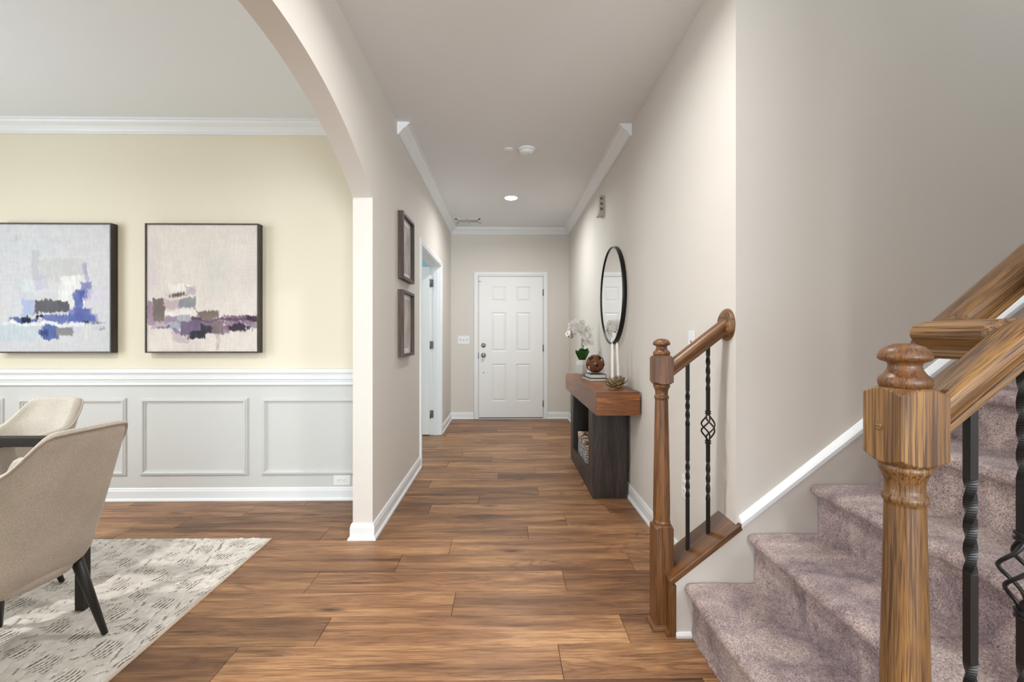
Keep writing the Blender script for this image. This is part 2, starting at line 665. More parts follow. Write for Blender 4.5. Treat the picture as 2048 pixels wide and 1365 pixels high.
# ceiling (open over the stairs)
ce = MB().box(XW - .1, XR + 0.02, YB - .1, YE + .2, CEIL, CEIL + 0.12)
ce.box(XR + 0.02, XEAST + .1, YB - .1, 0.756, CEIL, CEIL + 0.12)
ce.box(XR + 0.02, XEAST + .1, YS + 0.03, YE + .2, CEIL, CEIL + 0.12)
tag(ce.build('ceiling', M['ceiling']), 'flat pale grey ceiling above hall and dining room', 'ceiling', kind='structure')
c2 = MB().box(XR - 0.3, XEAST + .1, 0.6, YS + .2, 5.3, 5.4)
tag(c2.build('ceiling_stairwell', M['ceiling']), 'high ceiling over the stairwell', 'ceiling', kind='structure')

# hall left wall with doorway, and the arch in front of it
DY0, DY1, DH = 4.19, 5.49, 2.035
wl = MB()
wl.box(XL - WT, XL, YP, DY0, 0, CEIL)
wl.box(XL - WT, XL, DY1, YE + .1, 0, CEIL)
wl.box(XL - WT, XL, DY0, DY1, DH, CEIL)
tag(wl.build('wall_left', M['paint']), 'greige left hall wall with two framed prints and an open doorway', 'wall', kind='structure')
AC, AR, AZ = 1.612, 1.967, 2.311     # arch centre (y), radius, crown height
ay0, ay1 = AC - (YP - AC), YP
ar = MB()
N = 40
pts = []
for i in range(N + 1):
    y = ay0 + (ay1 - ay0) * i / N
    pts.append((y, AZ - (AR - math.sqrt(max(0, AR * AR - (y - AC) ** 2)))))
for i in range(N):
    (y1, z1), (y2, z2) = pts[i], pts[i + 1]
    vs = [(XL, y1, z1), (XL, y2, z2), (XL, y2, CEIL), (XL, y1, CEIL), (XL - WT, y1, z1), (XL - WT, y2, z2), (XL - WT, y2, CEIL), (XL - WT, y1, CEIL)]
    ar.add(vs, [(0, 1, 2, 3), (7, 6, 5, 4), (0, 4, 5, 1)])
ar.box(XL - WT, XL, -1.5, ay0, 0, CEIL)
tag(ar.build('wall_arch', M['paint']), 'greige wall with a wide shallow arch opening to the dining room', 'wall', kind='structure')

tag(MB().box(XL - WT, XR + WT, YE, YE + 0.12, 0, CEIL).build('wall_back', M['paint']), 'greige end wall of the hall around the front door', 'wall', kind='structure')
tag(MB().box(XR, XR + WT, YS + WT, YE, 0, CEIL).build('wall_right', M['paint']), 'greige right hall wall with round mirror and console', 'wall', kind='structure')
tag(MB().box(XR, XEAST, YS, YS + WT, 0, 5.3).build('wall_stairs', M['paint_stairs']), 'grey greige wall rising behind the carpeted stairs', 'wall', kind='structure')
tag(MB().box(XR, XEAST, 0.646, 0.756, 0, 5.3).build('wall_stairs_near', M['paint']), 'near side wall of the staircase, right of the near railing', 'wall', kind='structure')
tag(MB().box(XR - .1, XR, 0.6, YS + .1, CEIL + .12, 5.3).build('wall_stairwell_header', M['paint']), 'wall above the hall ceiling edge at the stairwell', 'wall', kind='structure')
tag(MB().box(XEAST, XEAST + .1, 0.6, YS + .2, 0, 5.3).build('wall_stairwell_end', M['paint']), 'wall at the far top of the stairwell', 'wall', kind='structure')
# dining room shell
dw = MB().box(XW, XL - WT, YD, YD + 0.115, 0, CEIL).build('wall_dining', M['paint_dining'])
tag(dw, 'beige dining wall with white wainscot panels and two paintings', 'wall', kind='structure')
dl = MB()
dl.box(XW - .1, XW, YB, 0.35, 0, CEIL).box(XW - .1, XW, 2.05, YE + .1, 0, CEIL).box(XW - .1, XW, 0.35, 2.05, 0, 0.75).box(XW - .1, XW, 0.35, 2.05, 2.35, CEIL)
tag(dl.build('wall_dining_side', M['paint_dining']), 'dining side wall with an added window opening, left of the picture', 'wall', kind='structure')
tag(MB().box(XW, XL - WT, -1.5, -1.38, 0, CEIL).build('wall_dining_near', M['paint_dining']), 'dining wall behind the camera side', 'wall', kind='structure')
# study behind the open door
tag(MB().box(XW, XL - WT, 6.3, 6.42, 0, CEIL).build('wall_study', M['paint_study']), 'pale blue study wall seen through the open doorway', 'wall', kind='structure')
tag(MB().box(-1.95, -1.9, YD + .13, 6.3, 0, CEIL).build('wall_study_side', M['paint_study']), 'pale blue study side wall beyond the open doorway', 'wall', kind='structure') if False else None
# great room behind the camera
gb = MB()
gb.box(XW, XEAST, YB - .12, YB - 0.05, 0, 0.45).box(XW, XEAST, YB - .12, YB - .05, 2.65, CEIL)
for a, b in ((XW, -3.6), (-1.6, -1.2), (0.8, 1.2), (3.2, XEAST)):
    gb.box(a, b, YB - .12, YB - .05, 0.45, 2.65)
tag(gb.build('wall_great_room', M['paint']), 'great room wall with three added tall windows behind the camera', 'wall', kind='structure')
tag(MB().box(XEAST, XEAST + .1, YB, 0.6, 0, CEIL).build('wall_great_room_side', M['paint']), 'great room side wall behind the camera', 'wall', kind='structure')

# baseboards (board + quarter-round shoe)
BASE = [(0, 0), (0.024, 0), (0.024, 0.006), (0.021, 0.014), (0.0145, 0.019), (0.0135, 0.019), (0.0135, 0.070), (0.0105, 0.078), (0.0105, 0.084), (0.007, 0.092), (0, 0.094)]
Z = (0, 0, 1)


def base(name, path, flip, label, prof=BASE):
    o = MB().sweep(prof, [(x, y, 0) for x, y in path], Z, flip=flip).build(name, M['white'])
    return tag(o, label, 'baseboard', kind='structure')


base('baseboard_left', [(XL - WT - 0.0, YP + .3), (XL - WT, YP), (XL, YP), (XL, DY0 - 0.062)], True, 'white baseboard wrapping the arch pillar and running up the left hall wall')
base('baseboard_left_far', [(XL, DY1 + 0.062), (XL, YE), (-0.45, YE)], True, 'white baseboard in the far left corner of the hall')
base('baseboard_back', [(0.61, YE), (XR, YE), (XR, YS + WT)], True, 'white baseboard right of the front door and along the right hall wall')
base('baseboard_arch_near', [(XL, -1.5), (XL, ay0), (XL - WT, ay0), (XL - WT, ay0 - .3)], True, 'white baseboard around the near foot of the arch')
base('baseboard_dining', [(XW, YD), (XL - WT, YD)], True, 'white baseboard along the dining wall')

# crown moulding
CR = [(0, 0), (0, -0.088), (0.012, -0.088), (0.012, -0.078), (0.020, -0.074), (0.030, -0.060), (0.044, -0.044), (0.060, -0.034), (0.070, -0.026), (0.074, -0.014), (0.086, -0.014), (0.086, 0)]
CRY = 3.285
o = MB().sweep(CR, [(XL, CRY, CEIL), (XL, YE, CEIL), (XR, YE, CEIL), (XR, CRY, CEIL)], Z, flip=True).build('trim_1', M['white'])
tag(o, 'white crown moulding around the far end of the hall', 'moulding', kind='structure')
o = MB().sweep(CR, [(XW, YD, CEIL), (XL - WT, YD, CEIL)], Z, flip=True).build('trim_2', M['white'])
tag(o, 'white crown moulding along the dining wall', 'moulding', kind='structure')

# wainscot: painted panel skin, chair rail and picture-frame mouldings on the dining wall
M['wainscot'] = plain('wainscot_paint', s2l((211, 212, 210)), 0.45, bump=(60, 0.03, 0.001))
sk = MB().box(XW, XL - WT, YD - 0.004, YD, 0.0, 0.90).build('wainscot', M['wainscot'], dw)
RAIL = [(0, -0.06), (0.018, -0.06), (0.018, -0.052), (0.012, -0.046), (0.012, -0.038), (0.020, -0.034), (0.020, -0.026), (0.028, -0.018), (0.030, 0.012), (0.034, 0.022), (0.040, 0.030), (0.040, 0.046), (0.034, 0.054), (0, 0.056)]
o = MB().sweep(RAIL, [(XW, YD - 0.004, 0.896), (XL - WT - 0.012, YD - 0.004, 0.896)], Z, flip=True).build('trim_3', M['white'])
tag(o, 'white chair rail capping the dining wainscot', 'moulding', kind='structure')
PM = [(0, 0), (0, 0.007), (0.005, 0.012), (0.010, 0.012), (0.014, 0.017), (0.022, 0.017), (0.027, 0.012), (0.030, 0.006), (0.036, 0.006), (0.038, 0)]
px0 = [-1.758 + 0.868 * 0, ]
edges = [(-1.758, -0.975)] + [(-1.858 - 0.868 * i - 0.767, -1.858 - 0.868 * i) for i in range(3)]
for a, b in edges:
    yy = YD - 0.004
    loop = [(a, yy, 0.182), (b, yy, 0.182), (b, yy, 0.741), (a, yy, 0.741)]
    MB().sweep(PM, loop, (0, -1, 0), closed=True).build('panel_moulding', M['wainscot'], dw)

# ------------------------------------------------------------------ front door
DX0, DX1, DTOP = -0.372, 0.542, 2.032
CAS = [(0, 0), (0, 0.010), (0.006, 0.014), (0.018, 0.014), (0.026, 0.018), (0.052, 0.018), (0.060, 0.012), (0.062, 0)]


def casing(name, path, nrm, label, flip=False):
    o = MB().sweep(CAS, path, nrm, flip=flip).build(name, M['white'])
    return tag(o, label, 'door frame', kind='structure')


g = 0.012
casing('trim_4', [(DX0 - g, YE, 0), (DX0 - g, YE, DTOP + g), (DX1 + g, YE, DTOP + g), (DX1 + g, YE, 0)], (0, -1, 0), 'white casing around the front door', flip=False)
d1 = thing('door_1', ((DX0 + DX1) / 2, YE - 0.01, 0.012), 'white six-panel front door at the end of the hall', 'door', kind='structure')


def panel_door(root, x0, x1, z0, z1, y, mat, cols, rows, thick=0.035, face=-1):
    """slab whose face at y carries raised panels: stiles and rails flat, panels sunk with a sloped field"""
    m = MB()
    xs = sorted(set([x0, x1] + [v for c in cols for v in c]))
    zs = sorted(set([z0, z1] + [v for r in rows for v in r]))
    for i in range(len(xs) - 1):
        for j in range(len(zs) - 1):
            a, b, c, d = xs[i], xs[i + 1], zs[j], zs[j + 1]
            isp = any(abs(a - cc[0]) < 1e-6 for cc in cols) and any(abs(c - rr[0]) < 1e-6 for rr in rows)
            if not isp:
                m.add([(a, y, c), (b, y, c), (b, y, d), (a, y, d)], [(0, 1, 2, 3)])
            else:
                rings = []
                for ins, dep in ((0, 0), (0.004, 0.006), (0.010, 0.009), (0.016, 0.009), (0.034, 0.002), (0.036, 0.002)):
                    yy = y - face * dep
                    rings.append([(a + ins, yy, c + ins), (b - ins, yy, c + ins), (b - ins, yy, d - ins), (a + ins, yy, d - ins)])
                vs = [p for r in rings for p in r]
                fs = []
                for k in range(len(rings) - 1):
                    for q in range(4):
                        q2 = (q + 1) % 4
                        fs.append((k * 4 + q, k * 4 + q2, (k + 1) * 4 + q2, (k + 1) * 4 + q))
                fs.append(tuple(range(len(vs) - 4, len(vs))))
                m.add(vs, fs)
    yb = y - face * thick
    m.add([(x0, yb, z0), (x1, yb, z0), (x1, yb, z1), (x0, yb, z1), (x0, y, z0), (x1, y, z0), (x1, y, z1), (x0, y, z1)],
          [(3, 2, 1, 0), (0, 1, 5, 4), (1, 2, 6, 5), (2, 3, 7, 6), (3, 0, 4, 7)])
    return m


kx = 0.914 / 508.0
cols = [(DX0 + (333 - 232) * kx, DX0 + (447 - 232) * kx), (DX0 + (528 - 232) * kx, DX0 + (643 - 232) * kx)]
kz = (DTOP - 0.012) / 1118.0
zz = lambda c: 0.012 + (1255 - c) * kz
rows = [(zz(330), zz(214)), (zz(726), zz(420)), (zz(1120), zz(826))]
panel_door(d1, DX0, DX1, 0.012, DTOP, YE - 0.014, M['door'], cols, rows, 0.0125).build('door_slab', M['door'], d1)
# threshold, and a dark strip standing for the shade under the door
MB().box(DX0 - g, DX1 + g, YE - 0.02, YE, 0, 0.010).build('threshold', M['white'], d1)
MB().box(DX0, DX1, YE - 0.0155, YE - 0.003, 0.010, 0.022).build('under_door_shade', M['dark_slot'], d1)
kxp = DX0 + (268 - 232) * kx
for nm, c, R in (('deadbolt', 678, 0.032), ('door_knob', 757, 0.034)):
    prof = [(R, 0), (R, 0.006), (R * 0.8, 0.012), (0.012, 0.014), (0.012, 0.030), (0.022, 0.036), (0.028, 0.048), (0.024, 0.060), (0.008, 0.066)] if nm == 'door_knob' else [(R, 0), (R, 0.008), (R * 0.85, 0.014), (0.010, 0.016), (0.009, 0.022)]
    prof = [(r, -h) for r, h in prof]
    kb = MB().lathe(prof, kxp, zz(c), 24, axis='y', base=YE - 0.014)
    if nm == 'deadbolt':
        kb.box(kxp - 0.012, kxp + 0.012, YE - 0.044, YE - 0.030, zz(c) - 0.005, zz(c) + 0.005)
    kb.build(nm, M['nickel'], d1)
MB().lathe([(0.008, 0), (0.008, -0.004), (0.004, -0.006)], kxp, zz(895), 16, axis='y', base=YE - .014).build('screw_cover', M['hinge'], d1)
MB().box(DX0 - 0.013, DX0 - 0.001, YE - 0.022, YE - 0.016, zz(780), zz(735)).build('strike_plate', M['hinge'], d1)
for c in (260, 700, 1140):
    hb = MB().lathe([(0.006, -0.045), (0.006, 0.045)], DX1 + 0.004, YE - 0.018, 12, base=zz(c))
    hb.box(DX1 - 0.004, DX1 + 0.012, YE - 0.0165, YE - 0.0145, zz(c) - .044, zz(c) + .044)
    hb.build('hinge', M['hinge'], d1)
MB().box(DX0 - 0.002, DX0 + 0.028, YE - 0.022, YE - 0.014, zz(176), zz(172)).build('door_sensor', M['hinge'], d1)

# ------------------------------------------------------------------ side doorway: jambs, casing, open door leaf
jb = MB()
jb.box(XL - WT - .012, XL + .0, DY0, DY0 + .019, 0, DH).box(XL - WT - .012, XL + .0, DY1 - .019, DY1, 0, DH).box(XL - WT - .012, XL + .0, DY0, DY1, DH - .019, DH)
jb.box(XL - WT + .035, XL - .03, DY1 - .030, DY1 - .019, 0, DH - .019).box(XL - WT + .035, XL - .03, DY0 + .019, DY0 + .030, 0, DH - .019)
tag(jb.build('trim_5', M['white']), 'white jamb lining the open side doorway', 'door frame', kind='structure')
casing('trim_6', [(XL, DY0 + .008, 0), (XL, DY0 + .008, DH - .008), (XL, DY1 - .008, DH - .008), (XL, DY1 - .008, 0)], (1, 0, 0), 'white casing around the open side doorway', flip=False)
d2 = thing('door_2', (XL - WT, DY1 - 0.02, 0.015), 'white interior door standing open inside the side doorway', 'door', kind='structure')
lx1 = XL - WT - 0.006
lx0 = lx1 - 0.62
lw = 0.62
pc = [(lx0 + 0.1, lx0 + 0.27), (lx0 + 0.35, lx0 + 0.52)]
pr = [(0.23, 0.75), (0.90, 1.45), (1.60, 1.86)]
panel_door(d2, lx0, lx1, 0.015, DH - .025, DY1 - 0.062, M['door'], pc, pr, 0.035).build('door_slab', M['door'], d2)
for zc in (0.25, 1.08, 1.82):
    hb = MB().lathe([(0.007, -0.045), (0.007, 0.045)], XL - WT + 0.002, DY1 - 0.058, 12, base=zc)
    hb.box(XL - WT + .002, XL - WT + .036, DY1 - .0215, DY1 - .019, zc - .045, zc + .045)
    hb.box(XL - WT - .006, XL - WT - .003, DY1 - .06, DY1 - .03, zc - .045, zc + .045)
    hb.box(XL - WT + .000, XL - WT + .003, DY1 - .058, DY1 - .019, zc - .045, zc + .045)
    hb.build('hinge', M['hinge'], d2)

# ------------------------------------------------------------------ stairs
RISE, RUN = 0.193, 0.2495
NX0, NZ0 = 0.706, 0.216      # first nosing (X) and first tread height
SLOPE = RISE / RUN
NSTEP = 13
SY0, SY1 = 0.760, YS - 0.0135
stairs = thing('staircase', (NX0, (SY0 + SY1) / 2, 0), 'mauve carpeted staircase climbing to the right behind the near newel post', 'stairs')


def vnoise(x, y, seed=0):
    """smooth value noise, numpy arrays"""
    xi, yi = np.floor(x).astype(int), np.floor(y).astype(int)
    xf, yf = x - xi, y - yi
    u, v = xf * xf * (3 - 2 * xf), yf * yf * (3 - 2 * yf)
    def h(a, b):
        n = (a * 374761393 + b * 668265263 + seed * 1442695041) & 0x7fffffff
        n = ((n ^ (n >> 13)) * 1274126177) & 0x7fffffff
        n = n ^ (n >> 16)
        return (n & 0xffff) / 65535.0
    return (h(xi, yi) * (1 - u) + h(xi + 1, yi) * u) * (1 - v) + (h(xi, yi + 1) * (1 - u) + h(xi + 1, yi + 1) * u) * v


def fast_mesh(name, V, nu, nv, smooth=True):
    """V: (nu*nv,3) array, quad grid"""
    me = bpy.data.meshes.new(name)
    i = np.arange(nu - 1)[:, None] * nv + np.arange(nv - 1)[None, :]
    q = np.stack([i, i + nv, i + nv + 1, i + 1], -1).reshape(-1, 4)
    me.vertices.add(nu * nv)
    me.vertices.foreach_set('co', V.astype(np.float32).ravel())
    nf = len(q)
    me.loops.add(nf * 4)
    me.loops.foreach_set('vertex_index', q.astype(np.int32).ravel())
    me.polygons.add(nf)
    me.polygons.foreach_set('loop_start', np.arange(nf, dtype=np.int32) * 4)
    me.polygons.foreach_set('use_smooth', np.full(nf, smooth))
    me.update(calc_edges=True)
    me.validate()
    return me


def step_profile(i):
    zt = NZ0 + RISE * i
    zb = 0.0 if i == 0 else NZ0 + RISE * (i - 1)
    xn = NX0 + RUN * i
    xr = xn + 0.030
    r = 0.021
    P = [(xr, zb - (0 if i == 0 else 0.005))]
    P.append((xr, zt - 2 * r - 0.012))
    P.append((xr - 0.003, zt - 2 * r - 0.002))
    cx, cz = xn + r, zt - r
    for k in range(9):
        a = -PI / 2 - PI * k / 8.0
        P.append((cx + r * math.cos(a), cz + r * math.sin(a)))
    P.append((xn + RUN + 0.034, zt))
    return P


def resample(P, n):
    P = np.array(P)
    d = np.r_[0, np.cumsum(np.hypot(*np.diff(P, axis=0).T))]
    s = np.linspace(0, d[-1], n)
    return np.stack([np.interp(s, d, P[:, 0]), np.interp(s, d, P[:, 1])], -1), s


for i in range(NSTEP):
    n = 120 if i < 7 else 40
    m = 270 if i < 7 else 60
    P, s = resample(step_profile(i), n)
    T = np.gradient(P, axis=0)
    Nn = np.stack([-T[:, 1], T[:, 0]], -1)
    Nn /= np.linalg.norm(Nn, axis=1)[:, None]
    ys = np.linspace(SY0, SY1, m)
    S, Y = np.meshgrid(s, ys, indexing='ij')
    amp = 0.0045 if i < 7 else 0.002
    h = (vnoise(S * 260, Y * 260, 3 + i) - .5) * amp + (vnoise(S * 90, Y * 90, 31 + i) - .5) * 0.004 + (vnoise(S * 9, Y * 9, 71 + i) - .5) * 0.006
    edge = np.minimum(np.clip((Y - SY0) / .012, 0, 1), np.clip((SY1 - Y) / .012, 0, 1))
    h = h - (1 - edge) * 0.006
    X = P[:, 0][:, None] + Nn[:, 0][:, None] * h
    Zc = P[:, 1][:, None] + Nn[:, 1][:, None] * h
    V = np.stack([X, Y, np.maximum(Zc, 0.001)], -1).reshape(-1, 3)
    V -= np.array(ORG[stairs.name])
    me = fast_mesh('carpeted_step', V, n, m)
    link('carpeted_step', me, M['carpet'], stairs)

# solid carriage under the carpet
poly = [(NX0 + .045, 0.0)]
for i in range(NSTEP):
    poly += [(NX0 + RUN * i + .045, NZ0 + RISE * i - .03), (NX0 + RUN * (i + 1) + .045, NZ0 + RISE * i - .03)]
poly += [(NX0 + RUN * NSTEP + .045, 0.0)]
cg = MB()
for i in range(NSTEP):
    cg.box(NX0 + RUN * i + .045, NX0 + RUN * (i + 1) + .05, SY0, SY1, 0, NZ0 + RISE * i - .03)
cg.build('carriage', M['paint'], stairs)

# knee wall stubs (far and near) with skirt proud of the stair wall
def knee(y0, y1, name, label, skirt_face):
    k = MB()
    x0, x1 = 0.672 + skirt_face, XR
    zb = lambda x: 0.245 + SLOPE * (x - skirt_face - 0.672) - 0.024
    k.prism([(x0, 0), (x1, 0), (x1, zb(x1)), (x0, zb(x0))], 'y', y0, y1)
    return tag(k.build(name, M['paint']), label, 'wall', kind='structure')


knee(YS - 0.012, YS + WT, 'wall_knee_far', 'low sloped greige stub wall beside the first steps under the far railing', 0)
knee(0.648, 0.752, 'wall_knee_near', 'low sloped greige stub wall under the near railing', -0.018)
# stepped skirt: lower part of the stair wall, slightly proud, with sloped white cap
zc = lambda x: 0.245 + SLOPE * (x - 0.672)
sk = MB()
sk.prism([(XR, 0.0), (XEAST, 0.0), (XEAST, zc(XEAST) - .02), (XR, zc(XR) - .02)], 'y', YS - 0.012, YS)
tag(sk.build('wall_stair_skirt', M['paint']), 'greige skirt wall along the stairs below the white sloped cap', 'wall', kind='structure')
cp = MB()
L = [(YS, -0.022), (YS - 0.020, -0.022), (YS - 0.024, -0.012), (YS - 0.024, 0.004), (YS - 0.018, 0.012), (YS - 0.006, 0.024), (YS, 0.026)]
vs = []
for x in (XR + 0.012, XEAST):
    vs += [(x, y, zc(x) + z) for y, z in L]
n = len(L)
cp.add(vs, [(k, (k + 1) % n, (k + 1) % n + n, k + n) for k in range(n)] + [tuple(range(n)), tuple(range(2 * n - 1, n - 1, -1))])
tag(cp.build('trim_7', M['white']), 'white sloped cap moulding rising along the stair wall', 'moulding', kind='structure')
base('baseboard_knee', [(0.674, YS - .012), (NX0 + .03, YS - .012)], True, 'short white shoe moulding under the far stub wall', [(0, 0), (0.012, 0), (0.012, 0.010), (0.006, 0.018), (0, 0.020)])

# ------------------------------------------------------------------ balustrades
BS = 0.0375     # half width of newel blocks
NBX = 0.646


def block(m, cx, cy, z0, z1, hb=BS, rin=0.034, k=0.62, chamfer_bottom=True):
    """square block whose ends are cut by a cone, giving arched edges"""
    n = 40
    ring = []
    for i in range(n):
        a = 2 * PI * (i + 0.0) / n + PI / 4
        rho = hb / max(abs(math.cos(a)), abs(math.sin(a)))
        ring.append((a, rho))
    rows = []
    rows.append([(cx + rin * math.cos(a), cy + rin * math.sin(a), z0) for a, r in ring])
    rows.append([(cx + r * math.cos(a), cy + r * math.sin(a), z0 + (k * (r - rin) if chamfer_bottom else 0)) for a, r in ring])
    rows.append([(cx + r * math.cos(a), cy + r * math.sin(a), z1 - k * (r - rin)) for a, r in ring])
    rows.append([(cx + rin * math.cos(a), cy + rin * math.sin(a), z1) for a, r in ring])
    vs = [p for r in rows for p in r]
    fs = []
    for j in range(3):
        for i in range(n):
            i2 = (i + 1) % n
            fs.append((j * n + i, j * n + i2, (j + 1) * n + i2, (j + 1) * n + i))
    fs.append(tuple(range(n - 1, -1, -1)))
    fs.append(tuple(3 * n + i for i in range(n)))
    return m.add(vs, fs)


def newel(root, cx, cy, oz, plug=False):
    nw = block(MB(), cx, cy, 0.990, 1.110).build('newel_post', M[oz], root, bevel=0.0015, seg=1, angle=25)
    tag(nw, 'square oak newel block')
    MB().lathe([(0.028, 1.106), (0.033, 1.112), (0.0345, 1.118), (0.033, 1.124), (0.030, 1.127), (0.027, 1.130), (0.0225, 1.137), (0.021, 1.143), (0.0225, 1.148), (0.031, 1.151), (0.0345, 1.1545), (0.0345, 1.159), (0.031, 1.167), (0.024, 1.173), (0.014, 1.177), (0.004, 1.178)], cx, cy, 40).build('post_cap', M['oakd_z'], nw)
    MB().lathe([(0.030, 0.415), (0.0345, 0.418), (0.0345, 0.428), (0.0325, 0.431), (0.0325, 0.436), (0.0335, 0.46), (0.0335, 0.50), (0.032, 0.62), (0.029, 0.78), (0.0262, 0.925), (0.0262, 0.929), (0.029, 0.932), (0.0295, 0.937), (0.029, 0.941), (0.0262, 0.944), (0.0252, 0.952), (0.0258, 0.962), (0.029, 0.973), (0.0325, 0.978), (0.034, 0.982), (0.034, 0.987), (0.031, 0.990), (0.028, 0.995)], cx, cy, 40).build('turned_shaft', M[oz], nw)
    block(MB(), cx, cy, 0.0, 0.418, chamfer_bottom=False).build('base_block', M[oz], nw, bevel=0.0015, seg=1, angle=25)
    sh = [(0, 0), (0.016, 0), (0.016, 0.006), (0.012, 0.014), (0.004, 0.019), (0, 0.019)]
    lp = [(cx - BS, cy + BS, 0), (cx - BS, cy - BS, 0), (cx + 0.012, cy - BS, 0)]
    MB().sweep(sh, lp, Z, flip=True).build('shoe_moulding', M['oakd_x'], nw)
    if plug:
        MB().lathe([(0.0065, 0), (0.0065, -0.0012), (0.005, -0.0016)], cy + 0.004, 1.048, 16, axis='x', base=cx - BS).build('wood_plug', M['oak_y'], nw)
    return nw


RP = [(0, .031), (.012, .0305), (.020, .0275), (.0262, .0215), (.0288, .014), (.0292, .007), (.0275, .001), (.0232, -.006), (.0195, -.012), (.0182, -.0165), (.0215, -.0175), (.0222, -.020), (.0222, -.0265), (.0205, -.0285), (.0205, -.031)]
RPROF = [(-a, b) for a, b in RP[::-1]] + RP[1:]
RV = 1.12


def rail_piece(p0, p1, m0, m1):
    """handrail between plan points p0-p1 (3D); ends cut at plan angles m0, m1 (lateral shift per unit of lateral offset)"""
    p0, p1 = Vector(p0), Vector(p1)
    d = Vector((p1.x - p0.x, p1.y - p0.y, 0))
    Lh = d.length
    d.normalize()
    lat = Vector((-d.y, d.x, 0))
    sl = (p1.z - p0.z) / Lh
    m = MB()
    vs = []
    for p, k in ((p0, m0), (p1, m1)):
        for a, b in RPROF:
            t = a * k
            vs.append(p + lat * a + d * t + Vector((0, 0, b * RV + sl * t)))
    n = len(RPROF)
    fs = [(i, (i + 1) % n, (i + 1) % n + n, i + n) for i in range(n)] + [tuple(range(n - 1, -1, -1)), tuple(range(n, 2 * n))]
    m.add(vs, fs)
    for i in range(len(m.sm) - 2):
        m.sm[-1 - i - 2] = False
    return m


def twist_bar(z0, z1, cx, cy, twists, s=0.0063, extra=None):
    m = MB()
    zs = [z0]
    step = 0.004
    z = z0
    lev = []
    pts = sorted(set([z0, z1] + [v for t in twists for v in t[:2]]))
    for a, b in zip(pts[:-1], pts[1:]):
        tw = [t for t in twists if abs(t[0] - a) < 1e-6]
        if tw:
            k = max(2, int((b - a) / step))
            for i in range(k):
                lev.append((a + (b - a) * i / k, tw[0][2] * i / k))
        else:
            lev.append((a, 0.0))
    lev.append((z1, 0.0))
    vs, fs = [], []
    for z, ang in lev:
        for k in range(4):
            a = ang + PI / 4 + k * PI / 2
            vs.append((cx + s * math.sqrt(2) * math.cos(a), cy + s * math.sqrt(2) * math.sin(a), z))
    for i in range(len(lev) - 1):
        for k in range(4):
            k2 = (k + 1) % 4
            fs.append((i * 4 + k, i * 4 + k2, (i + 1) * 4 + k2, (i + 1) * 4 + k))
    fs += [(3, 2, 1, 0), tuple(len(vs) - 4 + k for k in range(4))]
    return m.add(vs, fs)


RZ0 = 1.064     # rail centre height at X = .693
rz = lambda x: RZ0 + SLOPE * (x - 0.693)
capz = lambda x: 0.245 + SLOPE * (x - 0.672)


def balusters(root, cy, x1, x2, rz, capz):
    b1 = twist_bar(capz(x1) - 0.01, rz(x1) - 0.03, x1, cy, [(0.52, 0.675, 2 * PI), (0.815, 0.965, 2 * PI)])
    b1.build('baluster', M['iron'], root)
    top = rz(x2) - 0.03
    b2 = twist_bar(capz(x2) - 0.01, 0.752, x2, cy, [(0.505, 0.672, 2 * PI)])
    m2 = twist_bar(0.868, top, x2, cy, [(0.960, top - 0.035, 2 * PI)])
    b2.add(m2.v, m2.f)
    bo = b2.build('baluster', M['iron'], root)
    for z0 in (0.744, 0.866):
        MB().lathe([(0.009, z0), (0.0125, z0 + .001), (0.0125, z0 + .004), (0.0095, z0 + .005), (0.0095, z0 + .009), (0.0125, z0 + .010), (0.0125, z0 + .013), (0.009, z0 + .014)], x2, cy, 4 * 4, smooth=False).build('collar', M['iron'], bo)
    for q in range(4):
        pts = []
        for i in range(25):
            u = i / 24.0
            z = 0.755 + (0.868 - 0.755) * u
            r = 0.0045 + 0.0245 * math.sin(PI * u) ** 1.4
            a = q * PI / 2 + 2 * PI * 0.62 * u
            pts.append((x2 + r * math.cos(a), cy + r * math.sin(a), z))
        MB().tube(pts, 0.0034, 6).build('basket_bar', M['iron'], bo)


def cap_board(root, cy0, cy1, mat, dx=0.0):
    """sloped oak board on the stub wall and its vertical end board"""
    m = MB()
    capz = lambda x: 0.245 + SLOPE * (x - dx - 0.672)
    x0, x1 = 0.648 + dx, XR + (0.016 if dx == 0 else 0.0)
    th = 0.022
    a = [(x0, capz(x0) - th * 1.2), (x1, capz(x1) - th * 1.2), (x1, capz(x1)), (x0, capz(x0))]
    m.prism(a, 'y', cy0, cy1)
    c = m.build('sloped_cap', M[mat + '_s'], root, bevel=0.002)
    e = MB().box(0.652 + dx, 0.676 + dx, cy0 + .006, cy0 + 0.045, 0, capz(0.652 + dx) - th * 1.1).build('end_board', M[mat + '_z'], root, bevel=0.0015)
    sh = [(0, 0), (0.014, 0), (0.014, 0.006), (0.010, 0.014), (0.003, 0.018), (0, 0.018)]
    MB().sweep(sh, [(0.652 + dx, cy0 + 0.04, 0), (0.652 + dx, cy0 + .006, 0)], Z, flip=True).build('shoe_moulding', M[mat + '_y'], root)


# far railing beside the hall
FY = YS + 0.068
fr = thing('stair_railing', (NBX, FY, 0), 'short oak railing with two black balusters running into the hall wall corner', 'railing')
newel(fr, NBX, FY, 'oakd_z')
rail_piece((NBX + BS - 0.002, FY, rz(NBX + BS - .002)), (XR - 0.018, FY, rz(XR - .018)), 0, 0).build('handrail', M['oakd_s'], fr, bevel=0.001, seg=1, angle=50)
rc = rz(XR - 0.01) + 0.004
MB().lathe([(0.066, 0), (0.066, -0.006), (0.062, -0.009), (0.062, -0.012), (0.056, -0.015), (0.052, -0.018), (0.050, -0.020)], FY, rc, 48, axis='x', base=XR).build('rosette', M['oak_y'], fr)
balusters(fr, FY, 0.754, 0.839, rz, capz)
cap_board(fr, YS - 0.022, YS + WT + 0.035, 'oakd')

